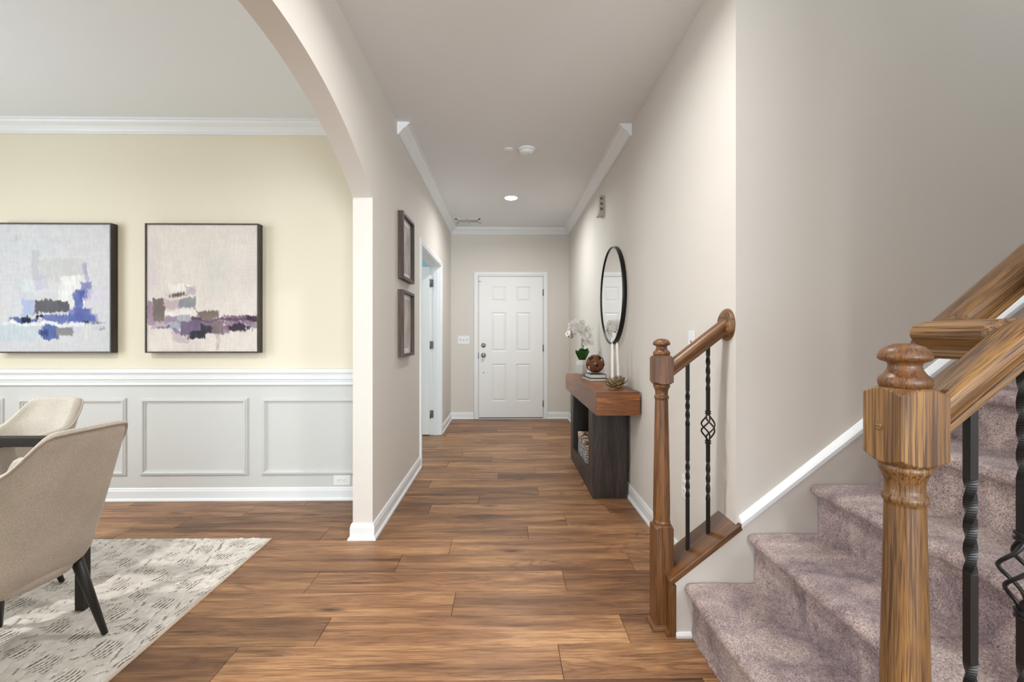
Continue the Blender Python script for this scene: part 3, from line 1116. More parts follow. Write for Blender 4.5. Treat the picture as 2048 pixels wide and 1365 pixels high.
# near railing with the offset handrail
NX, NY = 0.628, 0.7055
DXN = NX - NBX
rzn = lambda x: rz(x - DXN) + 0.006 + 0.06 * (x - 0.665)
nr = thing('stair_railing', (NX, NY, 0), 'large near oak railing and newel post at the right with twisted black balusters', 'railing')
newel(nr, NX, NY, 'oak_z', plug=True)
JX, JY = 0.810, 0.838
rail_piece((NX + BS, NY, rzn(NX + BS)), (JX, NY, rzn(JX)), 0, -1).build('handrail', M['oak_s'], nr, bevel=0.0008, seg=1, angle=50)
rail_piece((JX, NY, rzn(JX)), (JX, JY, rzn(JX)), 1, 1).build('handrail_offset', M['oak_y'], nr, bevel=0.0008, seg=1, angle=50)
rail_piece((JX, JY, rzn(JX)), (2.9, JY, rzn(2.9)), -1, 0).build('handrail_upper', M['oak_s'], nr, bevel=0.0008, seg=1, angle=50)
balusters(nr, NY, 0.733, 0.819, rzn, lambda x: capz(x - DXN) )
cap_board(nr, 0.646 - 0.012, 0.754 + .004, 'oakd', DXN)
for bx in (1.03, 1.9):
    bz = rzn(bx) - 0.03
    bk = MB().tube([(bx, 0.756, bz - 0.05), (bx, 0.796, bz - .05), (bx, 0.831, bz - .035), (bx, JY, bz)], 0.006, 10)
    bk.lathe([(0.028, 0), (0.028, 0.006), (0.015, 0.012)], bx, bz - .05, 20, axis='y', base=0.756)
    bk.build('rail_bracket', M['hinge'], nr)

# ------------------------------------------------------------------ hall fittings
def recessed(x, y, power, label):
    t_ = thing('recessed_light', (x, y, CEIL - 0.008), label, 'light', 'recessed ceiling lights')
    ring = [(0.058, 0.006), (0.06, 0.0), (0.085, -0.002), (0.088, 0.004), (0.088, 0.008)]
    MB().lathe(ring, x, y, 36, base=CEIL - .008).build('trim_ring', M['plastic'], t_)
    MB().lathe([(0.062, -0.0025), (0.060, -0.006), (0.036, -0.0085), (0.002, -0.009)], x, y, 32, base=CEIL - .008).build('lens', M['lamp'], t_)
    l = bpy.data.lights.new('recessed_lamp', 'AREA')
    l.shape = 'DISK'
    l.size = 0.10
    l.energy = power
    l.color = (1.0, 0.985, 0.965)
    l.spread = math.radians(165)
    lo = bpy.data.objects.new('recessed_lamp', l)
    COL.objects.link(lo)
    lo.location = (0, 0, -0.012)
    lo.parent = t_
    return t_


recessed(0.067, 5.06, 16, 'lit round recessed light in the hall ceiling near the front door')
recessed(0.067, 1.62, 15, 'recessed hall light between the arch and the stairs, above the picture')
recessed(0.067, -1.2, 20, 'unseen recessed light added behind the camera to even out the hall')  # unseen lamp added for more even light in the hall
recessed(-2.75, 1.05, 31, 'recessed dining room light over the table')

sd = thing('smoke_detector', (0.177, 3.745, CEIL), 'white domed smoke detector on the hall ceiling', 'smoke detector')
MB().lathe([(0.072, 0), (0.072, -0.010), (0.068, -0.016)], 0.177, 3.745, 40, base=CEIL).build('base_ring', M['plastic'], sd)
MB().lathe([(0.058, -0.014), (0.058, -0.019)], 0.177, 3.745, 40, base=CEIL).build('sensor_gap', M['dark_slot'], sd)
MB().lathe([(0.062, -0.019), (0.060, -0.030), (0.050, -0.040), (0.030, -0.045), (0.003, -0.046)], 0.177, 3.745, 40, base=CEIL).build('dome', M['plastic'], sd)
MB().lathe([(0.004, -0.043), (0.004, -0.046)], 0.177 + .02, 3.745 - .012, 10, base=CEIL).build('test_button', M['hinge'], sd)
cpt = MB().lathe([(0.041, 0), (0.041, -0.004), (0.036, -0.007), (0.003, -0.008)], 0.029, 3.757, 32, base=CEIL).build('ceiling_cover_plate', M['plastic'], base=None)
tag(cpt, 'small flat white round cover left of the smoke detector', 'cover plate')

vx0, vx1, vy0, vy1 = -0.655, -0.328, 5.985, 6.215
vt = thing('ceiling_vent', ((vx0 + vx1) / 2, (vy0 + vy1) / 2, CEIL), 'white rectangular air vent in the hall ceiling corner', 'vent')
vb = MB()
vb.box(vx0, vx1, vy0, vy0 + .035, CEIL - .005, CEIL).box(vx0, vx1, vy1 - .035, vy1, CEIL - .005, CEIL)
vb.box(vx0, vx0 + .025, vy0, vy1, CEIL - .005, CEIL).box(vx1 - .025, vx1, vy0, vy1, CEIL - .005, CEIL).box((vx0 + vx1) / 2 - .006, (vx0 + vx1) / 2 + .006, vy0, vy1, CEIL - .005, CEIL)
vb.build('vent_frame', M['plastic'], vt)
MB().box(vx0 + .02, vx1 - .02, vy0 + .03, vy1 - .03, CEIL - .0015, CEIL - .0005).build('duct_shadow', plain('duct_grey', s2l((96, 95, 92)), 0.8), vt)
for h in (0, 1):
    for i in range(10):
        xx = (vx0 + .03 if h == 0 else (vx0 + vx1) / 2 + .011) + i * 0.0128
        MB().add([(xx, vy0 + .03, CEIL - .007), (xx + .006, vy0 + .03, CEIL - .002), (xx + .006, vy1 - .03, CEIL - .002), (xx, vy1 - .03, CEIL - .007),
                  (xx + .001, vy0 + .03, CEIL - .0075), (xx + .007, vy0 + .03, CEIL - .0025), (xx + .007, vy1 - .03, CEIL - .0025), (xx + .001, vy1 - .03, CEIL - .0075)],
                 [(0, 1, 2, 3), (7, 6, 5, 4), (0, 4, 5, 1), (2, 6, 7, 3), (1, 5, 6, 2), (0, 3, 7, 4)]).build('slat', M['plastic'], vt)

# door chime high on the right wall
cy0, cy1, cz0, cz1, cxf = 4.20, 4.29, 2.305, 2.495, XR - 0.048
ch = thing('door_chime', (XR - 0.02, cy0, cz0), 'small beige door chime box high on the right wall', 'door chime')
M['chime'] = plain('chime_plastic', s2l((190, 184, 172)), 0.5)
body = MB()
P = [(XR, cz1), (cxf + .004, cz1), (cxf, cz1 - .004), (cxf, cz0 + .03), (cxf - 0.010, cz0 + .008), (cxf - .010, cz0), (XR, cz0)]
body.prism(P, 'y', cy0, cy1)
body.build('body', M['chime'], ch, bevel=0.002)
for i in range(3):
    zt = cz1 - 0.022 - i * 0.048
    gb_ = MB().box(cxf + .010, cxf + .034, cy0 - 0.001, cy0 + .002, zt - .024, zt).build('grille', M['dark_slot'], ch)
    gl = MB()
    for k in range(3):
        gl.box(cxf + .010, cxf + .034, cy0 - .002, cy0, zt - .0075 - k * .0075, zt - .0055 - k * .0075)
    gl.build('grille_bars', M['chime'], gb_)


def plate(name, kind, c, wdt, hgt, axis, label, cat, gang=1, horiz=False):
    """wall plate; axis: outward normal: '-x' (right wall), '-y' (end or dining wall)"""
    t_ = thing(name, c, label, cat)
    def put(a0, a1, z0, z1, d0, d1):
        m = MB()
        if axis == '-y':
            m.box(c[0] + a0, c[0] + a1, c[1] - d1, c[1] - d0, c[2] + z0, c[2] + z1)
        else:
            m.box(c[0] - d1, c[0] - d0, c[1] + a0, c[1] + a1, c[2] + z0, c[2] + z1)
        return m
    put(-wdt / 2, wdt / 2, -hgt / 2, hgt / 2, 0, 0.005).build('cover', M['plastic'], t_, bevel=0.0025)
    if kind == 'switch':
        for g_ in range(gang):
            a = (g_ - (gang - 1) / 2.0) * 0.046
            sl = put(a - .005, a + .005, -.012, .012, 0.004, 0.0056).build('slot', M['dark_slot'], t_)
            zt = 0.006 if g_ == 1 else -0.006
            put(a - .004, a + .004, zt - .006, zt + .006, 0.004, 0.014).build('toggle', M['plastic'], t_, bevel=0.0015)
    else:
        for s_ in (-1, 1):
            q = s_ * 0.0195
            fa, fz = (q, 0) if horiz else (0, q)
            r = 0.0165
            rec = put(fa - r, fa + r, fz - r, fz + r, 0.004, 0.0068).build('receptacle', M['plastic'], t_, bevel=0.006, seg=3)
            for e in (-1, 1):
                da, dz = (0.0, e * .006) if horiz else (e * .006, 0.0)
                if horiz:
                    put(fa - .001, fa + .006, fz + dz - .001, fz + dz + .001, 0.0066, 0.0072).build('slot', M['dark_slot'], rec)
                else:
                    put(fa + da - .001, fa + da + .001, fz - .001, fz + .006, 0.0066, 0.0072).build('slot', M['dark_slot'], rec)
            if horiz:
                put(fa - .009, fa - .005, fz - .002, fz + .002, 0.0066, 0.0072).build('ground_hole', M['dark_slot'], rec)
            else:
                put(fa - .002, fa + .002, fz - .009, fz - .005, 0.0066, 0.0072).build('ground_hole', M['dark_slot'], rec)
    return t_


plate('light_switch', 'switch', (-0.592, YE, 1.13), 0.165, 0.118, '-y', 'triple white light switch left of the front door', 'light switch', gang=3)
plate('light_switch', 'switch', (XR, 2.225, 1.155), 0.075, 0.118, '-x', 'white light switch on the right wall behind the far handrail', 'light switch', gang=1)
plate('wall_outlet', 'outlet', (XR, 2.31, 0.415), 0.072, 0.118, '-x', 'white outlet on the right wall behind the far balusters', 'outlet')
plate('wall_outlet', 'outlet', (-1.182, YD - 0.004, 0.142), 0.122, 0.073, '-y', 'white sideways outlet low on the dining wainscot', 'outlet', horiz=True)

# round mirror
my, mz, mr = 3.825, 1.528, 0.408
mi = thing('round_mirror', (XR, my, mz), 'round wall mirror with thin black frame above the console', 'mirror')
MB().lathe([(mr, 0), (mr, -0.030), (mr - .002, -0.033), (mr - .010, -0.033), (mr - .011, -0.026), (mr - .011, 0)], my, mz, 96, axis='x', base=XR).build('mirror_frame', M['iron'], mi)
MB().lathe([(mr - .010, -0.010), (mr - .010, -0.024), (mr - .011, -0.0245)], my, mz, 96, axis='x', base=XR, smooth=False).build('mirror_glass', M['mirror'], mi)


# framed prints on the left wall
def print_mat(name, seed, tint):
    t = NT(name)
    n1 = t.n('ShaderNodeTexNoise', i_Scale=7.0, i_Detail=6.0, i_Roughness=0.6, i_Distortion=0.6)
    t.l(t.coords((1, 1, 0.6), loc=(seed, seed * 2, 0)), n1.inputs['Vector'])
    r = t.ramp(n1.outputs[0], [(0.28, tint), (0.5, s2l((188, 180, 172))), (0.72, s2l((214, 208, 201)))])
    t.l(r.outputs[0], t.p.inputs['Base Color'])
    t.p.inputs['Roughness'].default_value = 0.6
    return t.m


for z0, z1, lab, sd_ in ((1.607, 2.098, 'upper of two dark walnut framed prints on the left hall wall', 3), (1.035, 1.527, 'lower of two dark walnut framed prints on the left hall wall', 8)):
    y0, y1, dp = 3.30, 3.70, 0.042
    pf = thing('framed_print', (XL, (y0 + y1) / 2, z0), lab, 'picture', 'framed prints on the left hall wall')
    fw = 0.022
    PF = [(0, 0), (0, dp), (fw, dp), (fw, dp - .020), (fw - .004, dp - .020), (fw - .004, 0)]
    MB().sweep(PF, [(XL, y0, z0), (XL, y1, z0), (XL, y1, z1), (XL, y0, z1)], (1, 0, 0), closed=True).build('frame', M['frame_walnut'], pf, bevel=0.001, seg=1)
    MB().box(XL, XL + .012, y0 + fw - .004, y1 - fw + .004, z0 + fw - .004, z1 - fw + .004).build('mat_board', M['white'], pf)
    MB().box(XL + .012, XL + .0135, y0 + .06, y1 - .06, z0 + .06, z1 - .06).build('print', print_mat('faded_print', sd_, s2l((140, 128, 118))), pf)

# ------------------------------------------------------------------ console table and what stands on it
sx0, sx1, sy0, sy1, sz0, sz1 = 0.612, 0.905, 3.035, 4.585, 0.654, 0.812
ct = thing('console_table', (0.76, 3.83, 0), 'walnut slab console table on a dark open block base under the mirror', 'console table')
MB().box(sx0, sx1, sy0 + .012, sy1 - .012, sz0, sz1).build('slab_top', M['console_top'], ct, bevel=0.0015)
MB().box(sx0 + .001, sx1 - .001, sy0, sy0 + .012, sz0 + .001, sz1 - .001).build('end_panel', M['console_end'], ct, bevel=0.001)
MB().box(sx0 + .001, sx1 - .001, sy1 - .012, sy1, sz0 + .001, sz1 - .001).build('end_panel', M['console_end'], ct, bevel=0.001)
bx0, bx1, by0, by1 = 0.640, 0.893, 3.315, 4.42
for a, b in ((by0, by0 + .165), (by1 - .165, by1)):
    MB().box(bx0, bx1, a, b, 0, sz0).build('block_leg', M['espresso'], ct, bevel=0.0015)
MB().box(bx0 + .0005, bx1, by0 + .165, by1 - .165, 0, .135).build('bottom_block', M['espresso'], ct, bevel=0.001)
MB().box(bx1 - .012, bx1 - .002, by0 + .165, by1 - .165, .135, sz0).build('back_panel', M['espresso'], ct)
MB().box(bx0 + .0005, bx1, by0 + .165, by1 - .165, sz0 - .022, sz0).build('top_rail', M['espresso'], ct)

# patterned box on the console base
def pattern_mat(name, kind):
    t = NT(name)
    if kind == 'side':
        c = t.coords((26, 26, 34))
        v = t.n('ShaderNodeTexVoronoi', i_Scale=1.0, feature='F1', distance='MANHATTAN')
        t.l(c, v.inputs['Vector'])
        r = t.ramp(v.outputs['Distance'], [(0.25, s2l((236, 235, 232))), (0.55, s2l((176, 178, 180))), (0.8, s2l((120, 122, 126)))])
        t.l(r.outputs[0], t.p.inputs['Base Color'])
    elif kind == 'end':
        tc = t.n('ShaderNodeTexCoord')
        sp = t.n('ShaderNodeSeparateXYZ')
        t.l(tc.outputs['Object'], sp.inputs[0])
        zz_ = t.math('MULTIPLY', t.math('ABSOLUTE', t.math('SUBTRACT', t.math('FRACT', t.math('MULTIPLY', sp.outputs[2], 16.0)), 0.5)), 2.0)
        xx_ = t.math('MULTIPLY', t.math('ABSOLUTE', t.math('SUBTRACT', t.math('FRACT', t.math('MULTIPLY', sp.outputs[0], 16.0)), 0.5)), 2.0)
        d = t.math('ADD', zz_, xx_)
        b = t.math('FRACT', t.math('MULTIPLY', d, 1.6))
        r = t.ramp(b, [(0.5, s2l((106, 84, 72))), (0.52, s2l((236, 230, 222)))], 'CONSTANT')
        t.l(r.outputs[0], t.p.inputs['Base Color'])
    else:
        c = t.coords((22, 22, 22))
        v = t.n('ShaderNodeTexVoronoi', i_Scale=1.0, feature='F1', distance='CHEBYCHEV')
        t.l(c, v.inputs['Vector'])
        r = t.ramp(v.outputs['Color'], [(0.2, s2l((122, 98, 80))), (0.45, s2l((214, 178, 136))), (0.62, s2l((230, 226, 218))), (0.85, s2l((156, 140, 126)))], 'CONSTANT')
        t.l(r.outputs[0], t.p.inputs['Base Color'])
    t.p.inputs['Roughness'].default_value = 0.45
    return t.m


bo0, bo1, bo2, bo3, bz0, bz1 = 0.662, 0.872, 3.715, 4.12, 0.1365, 0.322
bx = thing('storage_box', (0.766, 3.92, bz0), 'patterned grey, brown and white box in the console base', 'box')
MB().box(bo0 + .002, bo1 - .002, bo2 + .002, bo3 - .002, bz0, bz1 - .002).build('box_side', pattern_mat('shell_mosaic', 'side'), bx)
MB().box(bo0 + .004, bo1 - .004, bo2, bo2 + .002, bz0 + .002, bz1 - .05).build('box_end', pattern_mat('chevron_mosaic', 'end'), bx)
MB().box(bo0, bo1, bo2 - .001, bo3, bz1 - .045, bz1).build('lid', pattern_mat('tile_mosaic', 'top'), bx, bevel=0.002)

TOP = sz1 + 0.0002
# orchid in a faceted white pot
ox, oy = 0.762, 4.475
oc = thing('potted_orchid', (ox, oy, TOP), 'white orchid with glossy leaves in a faceted white pot on the console', 'plant')
M['porcelain'] = plain('white_porcelain', s2l((238, 237, 234)), 0.28)
prof = [(0.040, 0.0), (0.043, 0.004), (0.068, 0.092), (0.069, 0.096), (0.060, 0.138), (0.061, 0.142), (0.055, 0.142), (0.056, 0.125)]
pt = MB()
rows_ = []
for r, h in prof:
    rows_.append([(ox + r * math.cos(PI / 8 + k * PI / 3), oy + r * math.sin(PI / 8 + k * PI / 3), TOP + h) for k in range(6)])
vs = [p for r in rows_ for p in r]
fs = [(j * 6 + i, j * 6 + (i + 1) % 6, (j + 1) * 6 + (i + 1) % 6, (j + 1) * 6 + i) for j in range(len(rows_) - 1) for i in range(6)] + [(5, 4, 3, 2, 1, 0)]
pt.add(vs, fs)
pt.build('pot', M['porcelain'], oc, bevel=0.001)
MB().lathe([(0.054, 0.118), (0.04, 0.124), (0.01, 0.127)], ox, oy, 6, base=TOP).build('moss', plain('moss', s2l((72, 66, 40)), 0.95, bump=(120, 0.8, 0.005)), oc)
M['leaf'] = plain('orchid_leaf', s2l((40, 92, 30)), 0.30, var=0.35, vscale=14)
M['petal'] = plain('orchid_petal', s2l((250, 247, 242)), 0.6)
M['petal'].node_tree.nodes['Principled BSDF'].inputs['Subsurface Weight'].default_value = 0.0
M['stem'] = plain('orchid_stem', s2l((66, 78, 40)), 0.5)
M['stick'] = plain('dark_stick', s2l((70, 60, 44)), 0.6)
for ang, ln, wd, lift in ((-2.3, .13, .052, .10), (-0.7, .12, .048, .09), (-1.4, .11, .050, .115), (0.9, .12, .046, .08), (2.4, .12, .05, .08)):
    G = []
    for i in range(9):
        u = i / 8.0
        rr = 0.012 + ln * 0.55 * u ** 1.2
        zz_ = 0.125 + lift * math.sin(u * 2.0) * 1.05
        wv = wd * math.sin(PI * min(1, (u * 0.92 + 0.10))) ** 0.7
        row = []
        for j in range(5):
            v = (j - 2) / 2.0
            a = ang
            px_ = ox + rr * math.cos(a) - v * wv * math.sin(a)
            py_ = oy + rr * math.sin(a) + v * wv * math.cos(a)
            row.append((px_, py_, TOP + zz_ + abs(v) ** 2 * 0.010))
        G.append(row)
    o = MB().grid(G).build('leaf', M['leaf'], oc)
    sm_ = o.modifiers.new('solid', 'SOLIDIFY')
    sm_.thickness = 0.002
stems = []
for dx, dy, topz, bend in ((-0.02, 0.0, 0.50, -0.13), (0.03, 0.02, 0.42, 0.06)):
    pts = []
    for i in range(22):
        u = i / 21.0
        x = ox + dx * 0.3 + bend * max(0, u - 0.45) ** 1.3 * 2.0
        y = oy + dy - 0.02 * u
        z = TOP + 0.12 + (topz - 0.12) * math.sin(min(1.0, u * 1.25) * PI / 2) - max(0, u - .72) ** 1.5 * 0.75
        pts.append((x, y, z))
    stems.append(pts)
    MB().tube(pts, 0.0026, 6).build('stem', M['stem'], oc)
    MB().tube([(ox + dx * .4, oy + dy, TOP + .12), (ox + dx * .4 + .002, oy + dy, TOP + .30)], 0.003, 6).build('support_stick', M['stick'], oc)
# one flower: five petals and a lip
fm_ = MB()
for k, (a, ln, wd) in enumerate(((90, .036, .017), (162, .038, .028), (18, .038, .028), (234, .034, .017), (306, .034, .017))):
    a = math.radians(a)
    G = []
    for i in range(6):
        u = i / 5.0
        wv = wd * math.sin(PI * min(1, u * 0.88 + 0.1)) ** 0.8
        row = []
        for j in range(5):
            v = (j - 2) / 2.0
            r_ = 0.004 + ln * u
            row.append((r_ * math.cos(a) - v * wv * math.sin(a), -0.006 * u * u - 0.004 * (1 - v * v) + (0.001 if k in (1, 2) else 0), r_ * math.sin(a) + v * wv * math.cos(a)))
        G.append(row)
    fm_.grid(G)
fme = fm_.mesh('flower')
fme.materials.append(M['petal'])
lipm = MB().lathe([(0.002, 0), (0.006, -0.004), (0.007, -0.010), (0.004, -0.015), (0.001, -0.016)], 0, -0.003, 10, axis='y')
lip_me = lipm.mesh('lip')
lip_me.materials.append(plain('orchid_lip', s2l((226, 214, 190)), 0.5))
M['bud'] = plain('dark_bud', s2l((60, 40, 44)), 0.5)
rf = random.Random(5)
spots = []
for si, pts in enumerate(stems):
    for i in range(9 if si == 0 else 15, 22, 1 if si == 0 else 1):
        for rep in range(2 if si == 0 else 2):
            p = pts[i]
            spots.append((p[0] + rf.uniform(-.035, .035), p[1] + rf.uniform(-.04, .02), p[2] + rf.uniform(-.03, .035)))
for p in spots:
    o = link('flower', fme, None, oc)
    o.location = Vector(p) - ORG[oc.name]
    sc_ = rf.uniform(.8, 1.1)
    o.scale = (sc_, sc_, sc_)
    o.rotation_euler = (rf.uniform(-.5, .5), rf.uniform(-.6, .6), rf.uniform(-.9, .9))
    lp_ = link('lip', lip_me, None, o)
p = stems[0][-1]
for i in range(5):
    MB().lathe([(0.001, -.007), (0.005, -.004), (0.006, .001), (0.004, .006), (0.001, .008)], p[0] + rf.uniform(-.02, .03), p[1] + rf.uniform(-.05, 0), 8, base=p[2] + rf.uniform(-.04, .03)).build('bud', M['bud'], oc)

# two books
M['pages'] = plain('book_pages', s2l((232, 228, 220)), 0.8, bump=(400, 0.3, 0.001))
M['cover_dark'] = plain('dark_book_cover', s2l((46, 42, 44)), 0.45)
M['cover_slate'] = plain('slate_book_cover', s2l((52, 48, 56)), 0.45)


def book(c, wx, wy, h, rz_, mat, label):
    b = thing('book', c, label, 'book', 'books stacked on the console', rz=rz_)
    t_ = 0.0028
    MB().box(-wx / 2, wx / 2, -wy / 2, wy / 2, 0, t_).build('cover', mat, b, local=True, bevel=0.0006, seg=1)
    MB().box(-wx / 2, wx / 2, -wy / 2, wy / 2, h - t_, h).build('cover', mat, b, local=True, bevel=0.0006, seg=1)
    MB().box(wx / 2 - t_, wx / 2, -wy / 2, wy / 2, t_, h - t_).build('spine', mat, b, local=True)
    MB().box(-wx / 2 + .004, wx / 2 - t_, -wy / 2 + .004, wy / 2 - .004, t_, h - t_).build('pages', M['pages'], b, local=True)
    return b


book((0.765, 3.885, TOP), 0.150, 0.26, 0.024, 0.10, M['cover_slate'], 'larger dark-covered book at the bottom of the console stack')
book((0.772, 3.875, TOP + .0242), 0.132, 0.205, 0.033, 0.06, M['cover_dark'], 'smaller thick dark-covered book under the woven ball')

# woven rattan ball: six interlaced great-circle bands of three strips
rb = 0.078
wc = Vector((0.772, 3.885, TOP + .0576 + rb + 0.003))
wb = thing('woven_ball', (wc.x, wc.y, wc.z - rb), 'round openwork ball woven from brown wood strips on the books', 'decor')
M['rattan'] = wood('brown_rattan', [s2l((92, 50, 24)), s2l((136, 80, 42)), s2l((172, 110, 64))], 'x', ring=30, fine=300, rough=0.42, poreamt=0.4)
phi = (1 + 5 ** .5) / 2
axes = [Vector(a).normalized() for a in ((0, 1, phi), (0, 1, -phi), (1, phi, 0), (1, -phi, 0), (phi, 0, 1), (-phi, 0, 1))]
tilt = Euler((0.35, 0.2, 0.5)).to_matrix()
for bi, ax in enumerate(axes):
    ax = tilt @ ax
    e1 = ax.orthogonal().normalized()
    # start the weave at a crossing
    oth = tilt @ axes[(bi + 1) % 6]
    e1 = ax.cross(oth).normalized()
    e2 = ax.cross(e1)
    for sidx in (-1, 0, 1):
        offs = sidx * 0.0098
        wv_, n = 0.0046, 80
        vs, fs = [], []
        for i in range(n):
            a = 2 * PI * i / n
            rad = rb - 0.003 + 0.0028 * math.cos(5 * a + (0 if bi % 2 else PI) * 1.0)
            cdir = e1 * math.cos(a) + e2 * math.sin(a)
            for (da, dr) in ((-wv_, 0), (-wv_ * .6, .0016), (wv_ * .6, .0016), (wv_, 0), (wv_ * .6, -.0014), (-wv_ * .6, -.0014)):
                q = (cdir * rad + ax * (offs + da)).normalized() * (rad + dr)
                vs.append(wc + q)
        for i in range(n):
            i2 = (i + 1) % n
            for k in range(6):
                k2 = (k + 1) % 6
                fs.append((i * 6 + k, i * 6 + k2, i2 * 6 + k2, i2 * 6 + k))
        MB().add(vs, fs, True).build('wood_strip', M['rattan'], wb)

# lotus candle holders and candles
M['bronze'] = plain('antique_bronze', s2l((158, 138, 108)), 0.38, metal=0.6, var=0.4, vscale=60)
M['wax'] = plain('white_wax', s2l((244, 242, 236)), 0.45)
pet = MB()
G = []
for i in range(7):
    u = i / 6.0
    wv = 0.0190 * (math.sin(PI * min(1, u * .80 + .18)) ** 0.75) * (1 if u < .99 else .3)
    row = []
    for j in range(5):
        v = (j - 2) / 2.0
        row.append((0.012 + 0.062 * u, v * wv, 0.022 * u ** 2 + 0.005 * v * v))
    G.append(row)
pet.grid(G)
pet_me = pet.mesh('petal')
pet_me.materials.append(M['bronze'])


def lotus(x, y, label, lab2, lean):
    r = thing('candle_holder', (x, y, TOP), label, 'candle holder', 'lotus candle holders on the console')
    MB().lathe([(0.030, 0), (0.030, 0.004), (0.014, 0.012), (0.014, 0.042), (0.0125, 0.042), (0.0125, 0.022)], x, y, 24, base=TOP).build('candle_cup', M['bronze'], r)
    for ring, (cnt, tl, sc_, z_) in enumerate(((10, 0.22, 1.0, .008), (9, 0.58, .98, .012), (8, 0.92, .92, .016), (6, 1.22, .70, .018))):
        for k in range(cnt):
            o = link('petal', pet_me, None, r)
            o.location = (0, 0, z_)
            o.rotation_euler = Euler((0, -tl, 2 * PI * k / cnt + ring * 0.35))
            o.scale = (sc_,) * 3
            md = o.modifiers.new('solid', 'SOLIDIFY')
            md.thickness = 0.0016
    c = thing('taper_candle', (x, y, TOP + .024), lab2, 'candle', 'taper candles on the console')
    H = 0.285
    pts = [(x + lean * (i / 8.0) ** 1.0, y, TOP + .0235 + H * i / 8.0) for i in range(9)]
    rs = [0.0112] + [0.0112 - 0.0014 * i / 8.0 for i in range(1, 9)]
    pts.append((x + lean * 1.03, y, TOP + .0235 + H + .010))
    rs.append(0.0068)
    pts.append((x + lean * 1.05, y, TOP + .0235 + H + .018))
    rs.append(0.0022)
    MB().tube(pts, rs, 20).build('wax_stick', M['wax'], c)
    MB().tube([(x + lean * 1.05, y, TOP + .0235 + H + .017), (x + lean * 1.06, y, TOP + .0235 + H + .026)], 0.0007, 6).build('wick', M['wax'], c)


lotus(0.762, 3.215, 'bronze lotus candle holder nearest the front edge of the console', 'left white taper candle in the front lotus holder', -0.002)
lotus(0.838, 3.345, 'bronze lotus candle holder nearest the wall behind the front one', 'right white taper candle, slightly leaning, nearer the wall', -0.012)


# ------------------------------------------------------------------ dining room: paintings
def painting(x0, x1, z0, z1, strokes, base_a, base_b, seed, label):
    yb, yf = YD, YD - 0.058
    root = thing('painting', ((x0 + x1) / 2, YD, z0), label, 'painting', 'abstract paintings on the dining wall')
    fw = 0.010
    PF = [(0, 0), (0, YD - yf), (fw, YD - yf), (fw, 0.03), (fw - .003, .03), (fw - .003, 0)]
    MB().sweep(PF, [(x0, YD, z0), (x1, YD, z0), (x1, YD, z1), (x0, YD, z1)], (0, -1, 0), closed=True).build('frame', M['frame_dark'], root, bevel=0.0008, seg=1)
    nu, nv = 230, 256
    U, V = np.meshgrid(np.linspace(0, 1, nu), np.linspace(0, 1, nv), indexing='ij')
    f1 = vnoise(U * 5, V * 5, seed) * .5 + vnoise(U * 14, V * 9, seed + 1) * .3 + vnoise(U * 60, V * 30, seed + 2) * .2
    c = base_a[None, None, :] * (1 - f1[..., None]) + base_b[None, None, :] * f1[..., None]
    dry = (vnoise(U * 90, V * 22, seed + 3) - .5) * 16 + (vnoise(U * 22, V * 90, seed + 4) - .5) * 12
    c = c + dry[..., None] * .55
    wu = (vnoise(U * 9, V * 9, seed + 5) - .5) * .050 + (vnoise(U * 60, V * 60, seed + 6) - .5) * .016
    wv = (vnoise(U * 9, V * 9, seed + 7) - .5) * .034 + (vnoise(U * 60, V * 60, seed + 8) - .5) * .014
    for si, s in enumerate(strokes):
        a0, b0, a1, b1, col, al = s[:6]
        ell = len(s) > 6 and s[6] == 'e'
        soft = s[7] if len(s) > 7 else 0.010
        cu, cv, hu, hv = (a0 + a1) / 2, (b0 + b1) / 2, (a1 - a0) / 2, (b1 - b0) / 2
        du, dv = (U + wu - cu), (V + wv - cv)
        if ell:
            d = (1 - np.sqrt((du / hu) ** 2 + (dv / hv) ** 2)) * min(hu, hv)
        else:
            d = np.minimum(hu - np.abs(du), hv - np.abs(dv))
        tex = vnoise(U * 70 + si * 9, V * 26, seed + 20 + si)
        rag = vnoise(U * 110 + si * 5, V * 38, seed + 120 + si) * .6 + vnoise(U * 34, V * 12 + si, seed + 160 + si) * .4
        e_ = d / max(soft, .012) + .35 + (rag - .5) * 2.2 * np.clip(1.4 - np.abs(d) / .03, 0, 1)
        mk = np.clip(e_, 0, 1)
        tex2 = vnoise(U * 9 + si * 3, V * 9, seed + 60 + si)
        mk = mk * np.clip(al + (tex - .5) * .5 * (1.15 - al) * 2 + (tex2 - .5) * .3, 0, 1)
        cc = np.array(col, float)[None, None, :] + ((tex - .5) * 18)[..., None]
        c = c * (1 - mk[..., None]) + cc * mk[..., None]
    c = np.clip(c, 0, 255) / 255.0
    lin = np.where(c <= .04045, c / 12.92, ((c + .055) / 1.055) ** 2.4)
    relief = (vnoise(U * 80, V * 40, seed + 90) - .5) * .0012
    X = x0 + fw + (x1 - x0 - 2 * fw) * U
    Zz = z1 - fw - (z1 - z0 - 2 * fw) * V
    Yy = yf + 0.0075 - relief
    P = np.stack([X, Yy, Zz], -1).reshape(-1, 3) - np.array(ORG[root.name])
    me = fast_mesh('canvas', P, nu, nv)
    at = me.color_attributes.new('col', 'FLOAT_COLOR', 'POINT')
    rgba = np.concatenate([lin.reshape(-1, 3), np.ones((nu * nv, 1))], 1).astype(np.float32)
    at.data.foreach_set('color', rgba.ravel())
    link('canvas', me, M['canvas'], root)
    MB().box(x0 + fw, x1 - fw, yf + .012, YD - .002, z0 + fw, z1 - fw).build('stretcher', M['white'], root)
    return root


